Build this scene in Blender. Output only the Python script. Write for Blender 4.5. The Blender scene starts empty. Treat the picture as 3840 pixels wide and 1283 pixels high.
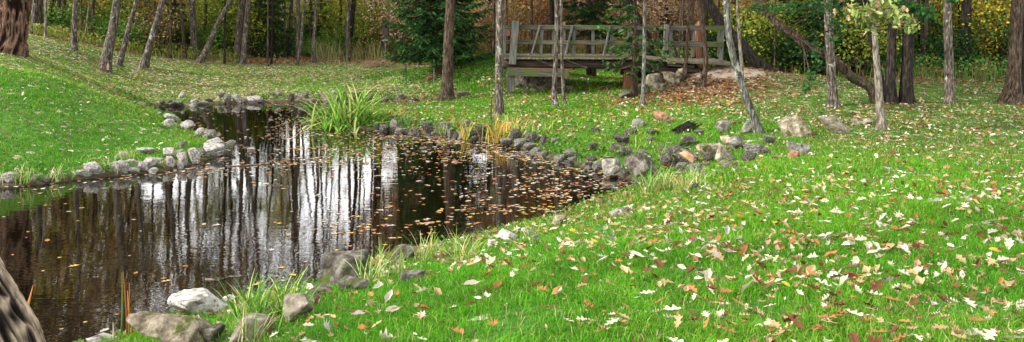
import bpy, math, random
import numpy as np
from mathutils import Vector, Matrix
R = np.random.default_rng(7)
random.seed(7)
sc = bpy.context.scene
COL = sc.collection
F, CU, VH, HC = 3325.0, 1920.0, 50.0, 2.9        # focal length, centre, horizon row (photo pixels), eye height over the water

# ------------------------------------------------------------------ small helpers
def P(u, v, Y): return np.array([(u-CU)/F*Y, Y, HC-(v-VH)/F*Y])

def hsh(i, j, s):
    n = (i.astype(np.int64)*374761393 + j.astype(np.int64)*668265263 + s*974711) & 0xffffffff
    n = ((n ^ (n >> 13))*1274126177) & 0xffffffff
    return ((n ^ (n >> 16)) & 0xffff)/65535.0
def noise2(x, y, s=0):
    x = np.asarray(x, float); y = np.asarray(y, float)
    i = np.floor(x); j = np.floor(y); fx = x-i; fy = y-j
    fx = fx*fx*(3-2*fx); fy = fy*fy*(3-2*fy)
    a = hsh(i, j, s); b = hsh(i+1, j, s); c = hsh(i, j+1, s); d = hsh(i+1, j+1, s)
    return (a*(1-fx)+b*fx)*(1-fy)+(c*(1-fx)+d*fx)*fy
def fbm2(x, y, s=0, o=3):
    t = 0; a = 1; n = 0
    for k in range(o):
        t = t+a*noise2(x*2**k, y*2**k, s+k*17); n += a; a *= .5
    return t/n
def noise3(p, s=0):
    z = p[:, 2]; k = np.floor(z); f = z-k; f = f*f*(3-2*f)
    def lay(kk):
        i = np.floor(p[:, 0]); j = np.floor(p[:, 1]); fx = p[:, 0]-i; fy = p[:, 1]-j
        fx = fx*fx*(3-2*fx); fy = fy*fy*(3-2*fy); q = kk*7919
        a = hsh(i, j+q, s); b = hsh(i+1, j+q, s); c = hsh(i, j+1+q, s); d = hsh(i+1, j+1+q, s)
        return (a*(1-fx)+b*fx)*(1-fy)+(c*(1-fx)+d*fx)*fy
    return lay(k)*(1-f)+lay(k+1)*f

def build(name, V, polys, mat, parent=None, col=None, smooth=False, link=True, attrs=None, data_only=False):
    V = np.asarray(V, np.float32)
    me = bpy.data.meshes.new(name)
    loops = []; starts = []; tots = []; off = 0
    for fa in polys:
        fa = np.asarray(fa, np.int32)
        if len(fa) == 0: continue
        k = fa.shape[1]; loops.append(fa.ravel())
        starts.append(off+np.arange(len(fa), dtype=np.int32)*k); tots.append(np.full(len(fa), k, np.int32)); off += fa.size
    L = np.concatenate(loops); S = np.concatenate(starts); K = np.concatenate(tots)
    me.vertices.add(len(V)); me.vertices.foreach_set('co', V.ravel())
    me.loops.add(len(L)); me.loops.foreach_set('vertex_index', L)
    me.polygons.add(len(S)); me.polygons.foreach_set('loop_start', S); me.polygons.foreach_set('loop_total', K)
    me.polygons.foreach_set('use_smooth', np.full(len(S), smooth, bool))
    if col is not None:
        a = me.attributes.new('col', 'FLOAT_COLOR', 'POINT')
        c = np.ones((len(V), 4), np.float32); c[:, :3] = col
        a.data.foreach_set('color', c.ravel())
    for n, d in (attrs or {}).items():
        a = me.attributes.new(n, 'FLOAT', 'POINT'); a.data.foreach_set('value', np.asarray(d, np.float32))
    me.update(calc_edges=True)
    if isinstance(mat, (list, tuple)):
        for m in mat: me.materials.append(m)
    elif mat: me.materials.append(mat)
    if data_only: return me
    o = bpy.data.objects.new(name, me)
    if link: COL.objects.link(o)
    if parent is not None: o.parent = parent
    return o
def inst(name, me, loc, rot=(0, 0, 0), scl=(1, 1, 1), parent=None):
    o = bpy.data.objects.new(name, me); COL.objects.link(o)
    o.location = loc; o.rotation_euler = rot; o.scale = scl if hasattr(scl, '__len__') else (scl,)*3
    if parent is not None: o.parent = parent
    return o
def tag(o, label=None, cat=None, group=None, kind=None):
    if label: o['label'] = label
    if cat: o['category'] = cat
    if group: o['group'] = group
    if kind: o['kind'] = kind
    return o
def empty(name, loc, label, cat, group=None, rz=0):
    o = bpy.data.objects.new(name, None); COL.objects.link(o); o.location = loc; o.rotation_euler = (0, 0, rz)
    o.empty_display_size = .2
    return tag(o, label, cat, group)
ORD = "first second third fourth fifth sixth seventh eighth ninth tenth eleventh twelfth thirteenth fourteenth fifteenth sixteenth seventeenth eighteenth nineteenth".split()
TENS = {2: 'twenty', 3: 'thirty', 4: 'forty', 5: 'fifty', 6: 'sixty', 7: 'seventy', 8: 'eighty', 9: 'ninety'}
TENTH = {2: 'twentieth', 3: 'thirtieth', 4: 'fortieth', 5: 'fiftieth', 6: 'sixtieth', 7: 'seventieth', 8: 'eightieth', 9: 'ninetieth'}
def ordw(n):
    if n < 20: return ORD[n-1]
    return TENTH[n//10] if n % 10 == 0 else TENS[n//10]+'-'+ORD[n % 10-1]

class MB:                                            # collects geometry, builds one mesh
    def __init__(s): s.V = []; s.Q = []; s.T = []; s.C = []; s.n = 0
    def add(s, V, Q=None, T=None, c=None):
        V = np.asarray(V, float)
        if Q is not None and len(Q): s.Q.append(np.asarray(Q)+s.n)
        if T is not None and len(T): s.T.append(np.asarray(T)+s.n)
        s.V.append(V); s.n += len(V)
        if c is not None:
            c = np.asarray(c, float); s.C.append(np.broadcast_to(c, (len(V), 3)) if c.ndim == 1 else c)
    def box(s, c, d, ax=None):
        c = np.array(c, float); d = np.array(d, float)/2
        ax = np.eye(3) if ax is None else np.asarray(ax)
        V = np.array([[sx, sy, sz] for sx in (-1, 1) for sy in (-1, 1) for sz in (-1, 1)])*d
        s.add(V@ax+c, [[0, 1, 3, 2], [4, 6, 7, 5], [0, 4, 5, 1], [2, 3, 7, 6], [0, 2, 6, 4], [1, 5, 7, 3]])
    def beam(s, a, b, w, h, up=(0, 0, 1)):
        a = np.array(a, float); b = np.array(b, float); x = b-a; L = np.linalg.norm(x); x /= L
        y = np.cross(up, x); y /= np.linalg.norm(y); z = np.cross(x, y)
        s.box((a+b)/2, (L, w, h), np.array([x, y, z]))
    def tube(s, pts, rad, n=6, c=None, cap=True, rough=0, seed=0, ridge=0, rf=5.):
        V, Q = tubeV(pts, rad, n, rough, seed, ridge, rf)
        T = []
        if cap:
            m = len(V); k = len(pts)
            V = np.vstack([V, [pts[0]], [pts[-1]]])
            a = np.arange(n); b = (a+1) % n
            T = np.vstack([np.c_[b, a, np.full(n, m)], np.c_[a+(k-1)*n, b+(k-1)*n, np.full(n, m+1)]])
        if ridge:
            g_ = LAST['g'][:, None]; c = np.array(c[0])*(1-g_**1.6)+np.array(c[1])*g_**1.6; c = np.vstack([c, c[:2]]) if cap else c
        s.add(V, Q, T, c)
    def build(s, name, mat, parent=None, smooth=False, data_only=False):
        return build(name, np.vstack(s.V), [x for x in ([np.vstack(s.Q)] if s.Q else [])+([np.vstack(s.T)] if s.T else [])], mat, parent,
                     np.vstack(s.C) if s.C else None, smooth, data_only=data_only)

LAST = {}
def tubeV(pts, rad, n=6, rough=0, seed=0, ridge=0, rf=5.):
    pts = np.asarray(pts, float); k = len(pts); rad = np.broadcast_to(np.asarray(rad, float), (k,))
    t = np.gradient(pts, axis=0); t /= np.linalg.norm(t, axis=1)[:, None]+1e-9
    mean = t.mean(0); ref = np.array([1., 0, 0]) if abs(mean[0]) < .8*np.linalg.norm(mean) else np.array([0, 1., 0])
    b = np.cross(t, ref); b /= np.linalg.norm(b, axis=1)[:, None]+1e-9
    a = np.cross(b, t)
    th = np.arange(n)/n*2*np.pi
    r = rad[:, None]*np.ones(n)
    if rough:
        q = np.cumsum(np.r_[0, np.linalg.norm(np.diff(pts, axis=0), axis=1)])
        cc = np.stack([np.broadcast_to(np.cos(th)*n*.18, (k, n)).ravel()+50, np.broadcast_to(np.sin(th)*n*.18, (k, n)).ravel()+50, np.repeat(q*2.2, n)+seed*3.1], 1)
        r = r*(1+rough*(noise3(cc, seed)-.5).reshape(k, n)*2)
    if ridge:
        q = np.cumsum(np.r_[0, np.linalg.norm(np.diff(pts, axis=0), axis=1)]); wob = np.sin(q*3.1+seed)*.12+np.sin(q*7.3)*.05
        t2 = th[None, :]+wob[:, None]
        cc = np.stack([(np.cos(t2)*rf).ravel()+60, (np.sin(t2)*rf).ravel()+60, np.repeat(q*(7. if rf > 6.5 else 3.2), n)+seed], 1); nn = noise3(cc, seed+5); n2 = noise3(cc*2.3, seed+6)
        g_ = 1-np.abs(2*nn-1); LAST['g'] = sstep(.38, .95, g_*.75+n2*.35); r = r*(1+ridge*((g_**.7-.6)+.35*(n2-.5)).reshape(k, n))
    V = pts[:, None, :]+r[:, :, None]*(np.cos(th)[None, :, None]*a[:, None, :]+np.sin(th)[None, :, None]*b[:, None, :])
    i = np.arange(k-1)[:, None]*n; j = np.arange(n)[None, :]; j2 = (j+1) % n
    Q = np.stack([i+j, i+j2, i+n+j2, i+n+j], -1).reshape(-1, 4)
    return V.reshape(-1, 3), Q

def spline(pts, m):                                   # resample a poly-line smoothly (Catmull-Rom)
    p = np.asarray(pts, float); p = np.vstack([2*p[0]-p[1], p, 2*p[-1]-p[-2]]); out = []
    for i in range(1, len(p)-2):
        for t in np.arange(m)/m:
            out.append(.5*((2*p[i])+(-p[i-1]+p[i+1])*t+(2*p[i-1]-5*p[i]+4*p[i+1]-p[i+2])*t*t+(-p[i-1]+3*p[i]-3*p[i+1]+p[i+2])*t**3))
    out.append(p[-2]); return np.array(out)

# ------------------------------------------------------------------ terrain
wp = lambda u, v: (lambda Y: ((u-CU)/F*Y, Y))(HC*F/(v-VH))
shore_px = [(420, 1290), (620, 1215), (830, 1165), (1000, 1125), (1180, 1085), (1300, 1030), (1450, 965), (1560, 945), (1700, 925), (1830, 890), (1950, 865), (2080, 820), (2200, 770), (2300, 742), (2395, 712),
            (2385, 682), (2330, 664), (2260, 648), (2200, 636), (2100, 604), (2030, 586), (1960, 560), (1880, 540), (1800, 527), (1700, 512), (1600, 500), (1500, 493), (1400, 487), (1300, 485), (1235, 470), (1240, 445), (1310, 415),
            (1400, 396), (1530, 388), (1540, 381), (1400, 379), (1250, 383), (1100, 386), (950, 386), (800, 391), (700, 397), (600, 400), (552, 404),
            (590, 425), (630, 450), (690, 480), (745, 510), (800, 540), (860, 560), (875, 575), (815, 590), (740, 612), (680, 632), (560, 650), (430, 660), (320, 672), (180, 690), (0, 702), (-300, 725), (-700, 770)]
poly = np.array([wp(*p) for p in shore_px]+[(-15, 12), (-17, 9), (-14, 6.3), (-8, 6.2), (-5, 6.6), (-4, 7.1)])
def seg_sd(x, y):                                     # distance to the shoreline, negative on the water
    d = np.full(x.shape, 1e9, np.float32); ins = np.zeros(x.shape, bool)
    n = len(poly)
    for i in range(n):
        ax, ay = poly[i]; bx, by = poly[(i+1) % n]; ex, ey = bx-ax, by-ay
        t = np.clip(((x-ax)*ex+(y-ay)*ey)/(ex*ex+ey*ey), 0, 1)
        d = np.minimum(d, (x-ax-t*ex)**2+(y-ay-t*ey)**2)
        c = ((ay > y) != (by > y)) & (x < (bx-ax)*(y-ay)/(by-ay+1e-12)+ax); ins ^= c
    d = np.sqrt(d); return np.where(ins, -d, d)
ctrl = [(1000, 1283, 5.6), (1920, 1283, 4.5), (2900, 1283, 4.2), (3840, 1283, 4.1), (1500, 1080, 6.8), (1920, 1000, 7.0), (2400, 900, 8), (2900, 900, 7.2), (3840, 900, 7), (2900, 700, 11), (3840, 700, 11),
        (3500, 550, 15.5), (2900, 620, 13), (3300, 490, 17.5), (3840, 480, 18), (3125, 397, 22), (3400, 385, 22.5), (3560, 390, 22.5), (3840, 375, 24), (3400, 330, 27), (3840, 320, 28), (3200, 310, 28), (3000, 300, 27),
        (2835, 500, 17.5), (2640, 325, 26), (2700, 248, 27.5), (2800, 255, 28.3), (2640, 262, 27.8), (2950, 288, 27.5), (2500, 335, 26), (2450, 355, 26.5), (2990, 480, 18.3), (3140, 470, 18.8), (2650, 560, 17.3), (2500, 480, 19.5), (2400, 395, 24), (2100, 395, 24.5),
        (2600, 640, 14.6), (1873, 430, 23), (2300, 450, 21), (1675, 372, 27), (2100, 440, 22), (1600, 440, 23.8), (2000, 350, 28), (2200, 300, 32), (2350, 300, 34), (2200, 275, 38), (2200, 265, 42), (2450, 300, 30), (1940, 335, 28.3),
        (1850, 310, 29), (1800, 215, 32), (1700, 330, 29.8), (1650, 262, 34), (1500, 257, 36), (1500, 302, 32), (1300, 250, 37), (1300, 350, 30.5), (1100, 245, 37.5), (1100, 340, 31), (900, 237, 38), (900, 340, 31), (750, 232, 37),
        (600, 212, 37), (600, 302, 31.5), (540, 252, 33), (395, 262, 31), (445, 242, 33), (300, 170, 34), (275, 186, 31), (50, 188, 25), (100, 130, 33), (-300, 150, 25), (0, 265, 20), (200, 300, 20.5), (400, 365, 21.5), (550, 420, 23),
        (300, 500, 18), (0, 450, 17.5), (0, 600, 15.8), (500, 560, 18), (0, 240, 22.5), (350, 300, 26)]
CP = [tuple(P(*c)) for c in ctrl]+[(-26, 5, .5), (26, 5, 1.5), (26, 20, .9), (26, 45, 1.0), (-26, 45, 2.3), (0, 46, .45), (0, 1, 1.35), (-10, 2, .9), (-26, 15, 1.9), (-26, 25, 2.3), (12, 46, .7), (-12, 46, 1.2), (-3.2, 5.2, .45), (-2.2, 4.6, .75), (10, 1, 1.45), (-6, 2.5, .8)]
CP = np.array(CP+[(x, y, .06) for x, y in poly[::2]])
def tps_fit(p):
    n = len(p); d = np.hypot(p[:, None, 0]-p[None, :, 0], p[:, None, 1]-p[None, :, 1])
    K = np.where(d > 0, d*d*np.log(d+1e-9), 0)+np.eye(n)*.6
    A = np.zeros((n+3, n+3)); A[:n, :n] = K; A[:n, n] = 1; A[:n, n+1:] = p[:, :2]; A[n, :n] = 1; A[n+1:, :n] = p[:, :2].T
    return np.linalg.solve(A, np.r_[p[:, 2], 0, 0, 0])
TW = tps_fit(CP)
GX = np.arange(-30, 30.01, .12); GY = np.arange(.5, 50.01, .12)
gx, gy = np.meshgrid(GX, GY)
cx = np.clip(gx, -26, 26).ravel(); cy = gy.clip(1, 46).ravel()
Z = TW[-3]+TW[-2]*cx+TW[-1]*cy
for i, (px, py, _) in enumerate(CP):
    d2 = (cx-px)**2+(cy-py)**2; Z = Z+TW[i]*.5*d2*np.log(d2+1e-9)
Z = Z.reshape(gx.shape)
SD = seg_sd(gx.astype(np.float32), gy.astype(np.float32))
land = np.maximum(Z, .03+.13*np.clip(SD, 0, .6)/.6)+(fbm2(gx*1.3, gy*1.3, 3)-.5)*.07*np.clip(SD/1.5, 0, 1)
Zg = np.where(SD > 0, np.maximum(land, .03), -np.minimum(.6, .05+.45*-SD))
Zg = np.where(SD > 0, np.minimum(Zg, .05+.9*SD), Zg)
def gridf(A):
    def f(x, y):
        x = np.asarray(x, float); y = np.asarray(y, float)
        fx = np.clip((x-GX[0])/.12, 0, len(GX)-1.001); fy = np.clip((y-GY[0])/.12, 0, len(GY)-1.001)
        i = fx.astype(int); j = fy.astype(int); fx -= i; fy -= j
        return (A[j, i]*(1-fx)+A[j, i+1]*fx)*(1-fy)+(A[j+1, i]*(1-fx)+A[j+1, i+1]*fx)*fy
    return f
gz0 = gridf(Zg); sdf = gridf(SD)
def gz(x, y):
    x = np.asarray(x, float); y = np.asarray(y, float)
    hill = np.clip(y-47, 0, 60)*.085+np.clip(np.hypot(x, y)-110, 0, 400)*.02
    hill = hill+(fbm2(x*.12, y*.12, 9)-.5)*1.6*np.clip((y-46)/12, 0, 1)
    return gz0(x, y)+hill
YY = np.arange(2.2, 75, .03)
def hit(u, v):                                        # where the line of sight through a photo pixel meets the ground
    xs = (u-CU)/F*YY; zs = HC-(v-VH)/F*YY; g = np.maximum(gz(xs, YY), 0)
    k = np.argmax(zs < g)
    if not (zs < g).any(): k = len(YY)-1
    return np.array([xs[k], YY[k], g[k]])
def uv(x, y, z): return CU+F*x/y, VH+F*(HC-z)/y

# ------------------------------------------------------------------ materials
def mat(name):
    m = bpy.data.materials.new(name); m.use_nodes = True; nt = m.node_tree
    return m, nt, nt.nodes['Principled BSDF'], nt.nodes['Material Output']
def N(nt, t, **k):
    n = nt.nodes.new(t)
    for a, b in k.items():
        if a in n.inputs: n.inputs[a].default_value = b
        else: setattr(n, a, b)
    return n
def ramp(nt, stops):
    r = nt.nodes.new('ShaderNodeValToRGB'); e = r.color_ramp.elements
    while len(e) < len(stops): e.new(.5)
    for q, (p, c) in zip(e, stops): q.position = p; q.color = (*c, 1)
    return r
def coords(nt, scale, rnd=True, kind='Object'):
    tc = N(nt, 'ShaderNodeTexCoord'); mp = N(nt, 'ShaderNodeMapping'); mp.inputs['Scale'].default_value = scale
    nt.links.new(tc.outputs[kind], mp.inputs['Vector'])
    if rnd:
        oi = N(nt, 'ShaderNodeObjectInfo'); ml = N(nt, 'ShaderNodeMath', operation='MULTIPLY'); ml.inputs[1].default_value = 37.
        nt.links.new(oi.outputs['Random'], ml.inputs[0]); nt.links.new(ml.outputs[0], mp.inputs['Location'])
    return mp.outputs[0]
def bump(nt, b, h, strength, dist):
    n = N(nt, 'ShaderNodeBump'); n.inputs['Strength'].default_value = strength; n.inputs['Distance'].default_value = dist
    nt.links.new(h, n.inputs['Height']); nt.links.new(n.outputs[0], b.inputs['Normal'])
def surf(name, scale, stops, rough=.85, nscale=4., bstr=.6, bdist=.02, detail=8, spot=None, rnd=True, lo=.3, hi=.7):
    m, nt, b, o = mat(name); v = coords(nt, scale, rnd)
    n = N(nt, 'ShaderNodeTexNoise', Scale=nscale, Detail=float(detail), Roughness=.65); nt.links.new(v, n.inputs['Vector'])
    st = [(lo+(hi-lo)*i/(len(stops)-1), c) for i, c in enumerate(stops)]
    r = ramp(nt, st); nt.links.new(n.outputs['Fac'], r.inputs[0]); out = r.outputs[0]
    if spot:
        c, th, ss = spot
        n2 = N(nt, 'ShaderNodeTexNoise', Scale=ss, Detail=4.); v2 = coords(nt, (1, 1, 1), rnd); nt.links.new(v2, n2.inputs['Vector'])
        r2 = ramp(nt, [(th, (0, 0, 0)), (th+.06, (1, 1, 1))]); nt.links.new(n2.outputs['Fac'], r2.inputs[0])
        mx = N(nt, 'ShaderNodeMix', data_type='RGBA'); nt.links.new(r2.outputs[0], mx.inputs[0]); nt.links.new(out, mx.inputs[6]); mx.inputs[7].default_value = (*c, 1); out = mx.outputs[2]
    nt.links.new(out, b.inputs['Base Color']); b.inputs['Roughness'].default_value = rough
    b.inputs['Specular IOR Level'].default_value = .12
    bump(nt, b, n.outputs['Fac'], bstr, bdist)
    return m
def leafmat(name, transl=.3, rough=.6, spec=.12):
    m, nt, b, o = mat(name); a = N(nt, 'ShaderNodeAttribute', attribute_name='col')
    nt.links.new(a.outputs['Color'], b.inputs['Base Color']); b.inputs['Roughness'].default_value = rough; b.inputs['Specular IOR Level'].default_value = spec
    t = N(nt, 'ShaderNodeBsdfTranslucent'); nt.links.new(a.outputs['Color'], t.inputs['Color'])
    mx = N(nt, 'ShaderNodeMixShader'); mx.inputs[0].default_value = transl
    nt.links.new(b.outputs[0], mx.inputs[1]); nt.links.new(t.outputs[0], mx.inputs[2]); nt.links.new(mx.outputs[0], o.inputs[0])
    return m
M = {}
M['leaf'] = leafmat('foliage'); M['grass'] = leafmat('grass_blade', .25, .65, .08); M['dry'] = leafmat('dry_leaf', .15, .7, .12)
M['needle'] = leafmat('needles', .12, .75, .08)
BK = dict(grey=((.022, .017, .014), (.085, .068, .054), (.22, .19, .16)), brown=((.014, .009, .007), (.06, .04, .028), (.15, .11, .08)), dark=((.006, .005, .004), (.02, .016, .013), (.05, .042, .034)),
          lichen=((.025, .022, .018), (.09, .088, .07), (.21, .225, .19)), pale=((.05, .04, .03), (.16, .135, .1), (.33, .29, .24)), red=((.02, .009, .006), (.12, .055, .036), (.42, .27, .21)), ridge=((.012, .01, .008), (.07, .055, .045), (.36, .31, .26)))
for k, st in BK.items():
    M['bark_'+k] = surf('bark_'+k, (1, 1, .25) if k not in ('red', 'ridge') else (1, 1, .13), st, .9, dict(red=11., ridge=22.).get(k, 22.), 1., dict(red=.12, ridge=.06).get(k, .05), 5, lo=.36, hi=.64, spot=((.3, .3, .26), .62, 7.) if k in ('grey', 'lichen') else ((.05, .055, .02), .6, 6.) if k in ('brown', 'ridge') else None)
SK = dict(L=((.12, .105, .09), (.42, .39, .345), (.68, .65, .6)), G=((.07, .064, .05), (.175, .162, .132), (.36, .34, .29)), D=((.03, .027, .021), (.088, .079, .062), (.22, .2, .168)),
          T=((.07, .055, .035), (.2, .165, .115), (.42, .36, .27)), M=((.07, .06, .045), (.2, .17, .13), (.34, .3, .23)), R=((.12, .05, .03), (.3, .14, .08), (.42, .25, .17)))
for k, st in SK.items():
    M['st_'+k] = surf('stone_'+k, (1, 1, 1), st, .85, 4.5, 1., .08, 12, lo=.36, hi=.64, spot=((.12, .14, .03), .6, 4.) if k in 'MT' else ((.5, .48, .44), .64, 8.) if k in 'GD' else ((.12, .1, .09), .63, 9.))
for k, st in SK.items():
    M['sb_'+k] = surf('boulder_'+k, (1, 1, 1), st, .88, 9., 1., .07, 12, lo=.34, hi=.62, spot=((.07, .085, .02), .58, 5.) if k in 'MTD' else ((.1, .09, .075), .6, 14.))
M['wood'] = surf('weathered_wood', (.35, 6, 6), ((.024, .022, .015), (.07, .066, .047), (.155, .15, .118)), .85, 5., .8, .01, 6, spot=((.07, .085, .03), .5, 2.))
M['wood_v'] = surf('weathered_post', (6, 6, .35), ((.035, .035, .028), (.1, .1, .085), (.2, .203, .18)), .85, 5., .5, .01, 6, spot=((.15, .16, .08), .6, 2.))
M['darkwood'] = surf('dark_log', (.4, 4, 4), ((.015, .011, .009), (.05, .035, .027), (.13, .09, .07)), .85, 4., .5, .01)
M['planks'] = surf('deck_planks', (3, .3, 3), ((.06, .05, .03), (.13, .115, .075), (.28, .25, .19)), .85, 4., .4, .01)
M['rot'] = surf('rotten_red_wood', (5, 5, .4), ((.06, .025, .015), (.2, .08, .04), (.42, .26, .18)), .85, 4., .8, .02)
M['splitface'] = surf('split_face', (.5, .5, 3), ((.2, .09, .04), (.42, .24, .12), (.6, .48, .3)), .8, 4., .6, .03)
M['rust'] = surf('rusty_steel', (1, 1, 1), ((.12, .04, .025), (.2, .07, .04), (.26, .1, .06)), .7, 5.)
M['box'] = surf('box_board', (1, 1, 1), ((.03, .02, .017), (.05, .035, .03), (.07, .05, .04)), .8, 6., .2, .01)
M['hole'] = surf('hole_dark', (1, 1, 1), ((.004, .004, .004), (.006, .005, .005)), .95, 3., .0, .01)
M['post_green'] = surf('green_steel', (1, 1, 1), ((.012, .04, .03), (.03, .07, .055)), .5, 20., .2, .005)
M['post_white'] = surf('white_paint', (1, 1, 1), ((.5, .52, .55), (.75, .77, .8)), .5, 20., .2, .005)
M['steel'] = surf('grey_steel', (1, 1, 1), ((.08, .085, .09), (.2, .205, .21)), .45, 9., .1, .005)
M['splitwood'] = surf('torn_wood', (6, 6, .5), ((.3, .1, .06), (.55, .35, .25), (.75, .65, .55)), .8, 4., .8, .02)

def furrowed():
    m, nt, b, o = mat('furrowed_bark'); a = N(nt, 'ShaderNodeAttribute', attribute_name='col'); v = coords(nt, (1, 1, .4), False)
    n = N(nt, 'ShaderNodeTexNoise', Scale=28., Detail=6.); nt.links.new(v, n.inputs['Vector']); rr = ramp(nt, [(.3, (.45, .42, .4)), (.7, (1.25, 1.22, 1.2))]); nt.links.new(n.outputs['Fac'], rr.inputs[0])
    x = N(nt, 'ShaderNodeMix', data_type='RGBA', blend_type='MULTIPLY'); x.inputs[0].default_value = 1; nt.links.new(a.outputs['Color'], x.inputs[6]); nt.links.new(rr.outputs[0], x.inputs[7])
    nt.links.new(x.outputs[2], b.inputs['Base Color']); b.inputs['Roughness'].default_value = .9; b.inputs['Specular IOR Level'].default_value = .12; bump(nt, b, n.outputs['Fac'], .8, .02)
    return m
M['furrowed'] = furrowed()
def ground_mat():
    m, nt, b, o = mat('ground'); L = nt.links.new
    v = coords(nt, (1, 1, 1), False)
    def A(n): return N(nt, 'ShaderNodeAttribute', attribute_name=n).outputs['Fac']
    def noise(s, d=6.):
        n = N(nt, 'ShaderNodeTexNoise', Scale=s, Detail=d, Roughness=.6); L(v, n.inputs['Vector']); return n.outputs['Fac']
    def mix(f, a, c):
        x = N(nt, 'ShaderNodeMix', data_type='RGBA')
        L(f, x.inputs[0])
        for s, q in ((6, a), (7, c)):
            if isinstance(q, tuple): x.inputs[s].default_value = (*q, 1)
            else: L(q, x.inputs[s])
        return x.outputs[2]
    g = ramp(nt, [(.3, (.018, .05, .007)), (.5, (.05, .14, .012)), (.7, (.11, .24, .028))]); L(noise(14.), g.inputs[0])
    vo = N(nt, 'ShaderNodeTexVoronoi', Scale=11.); vo.inputs['Randomness'].default_value = 1.; 
    wz = N(nt, 'ShaderNodeMix', data_type='VECTOR'); wz.inputs[0].default_value = .12
    nn = N(nt, 'ShaderNodeTexNoise', Scale=9.); L(v, nn.inputs['Vector']); L(v, wz.inputs[4]); L(nn.outputs['Color'], wz.inputs[5]); L(wz.outputs[1], vo.inputs['Vector'])
    sp = N(nt, 'ShaderNodeSeparateColor'); L(vo.outputs['Color'], sp.inputs[0])
    pale = ramp(nt, [(0, (.05, .035, .02)), (.3, (.15, .10, .05)), (.6, (.3, .23, .13)), (1, (.5, .43, .33))]); L(sp.outputs[0], pale.inputs[0])
    rust = ramp(nt, [(0, (.04, .022, .014)), (.35, (.13, .065, .035)), (.7, (.27, .14, .07)), (1, (.42, .3, .18))]); L(sp.outputs[0], rust.inputs[0])
    lit = mix(A('rusty'), pale.outputs[0], rust.outputs[0])
    # litter cover = attribute against a per-cell threshold
    cmpn = N(nt, 'ShaderNodeMath', operation='LESS_THAN'); L(sp.outputs[1], cmpn.inputs[0]); L(A('litter'), cmpn.inputs[1])
    c = mix(cmpn.outputs[0], g.outputs[0], lit)
    soil = ramp(nt, [(.3, (.02, .014, .009)), (.55, (.06, .042, .028)), (.75, (.12, .09, .06))]); L(noise(9.), soil.inputs[0])
    c = mix(A('soil'), c, soil.outputs[0])
    sand = ramp(nt, [(.3, (.36, .27, .19)), (.7, (.66, .56, .45))]); L(noise(5.), sand.inputs[0])
    c = mix(A('sand'), c, sand.outputs[0])
    L(c, b.inputs['Base Color']); b.inputs['Roughness'].default_value = .9; b.inputs['Specular IOR Level'].default_value = .2
    bump(nt, b, noise(30., 4.), .8, .03)
    return m
M['ground'] = ground_mat()

def water_mat():
    m, nt, b, o = mat('pond_water'); L = nt.links.new
    b.inputs['Base Color'].default_value = (.004, .0025, .0012, 1); b.inputs['Roughness'].default_value = .01; b.inputs['IOR'].default_value = 1.6
    b.inputs['Specular IOR Level'].default_value = .6
    v = coords(nt, (.9, 2.2, 1), False)
    n = N(nt, 'ShaderNodeTexNoise', Scale=3.2, Detail=3., Roughness=.55); L(v, n.inputs['Vector'])
    n2 = N(nt, 'ShaderNodeTexNoise', Scale=.5, Detail=2.); L(v, n2.inputs['Vector'])
    r = ramp(nt, [(.35, (.25, .25, .25)), (.65, (1, 1, 1))]); L(n2.outputs['Fac'], r.inputs[0])
    ml = N(nt, 'ShaderNodeMath', operation='MULTIPLY'); L(n.outputs['Fac'], ml.inputs[0]); L(r.outputs[0], ml.inputs[1])
    bump(nt, b, ml.outputs[0], .27, .007)
    return m
M['water'] = water_mat()

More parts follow.
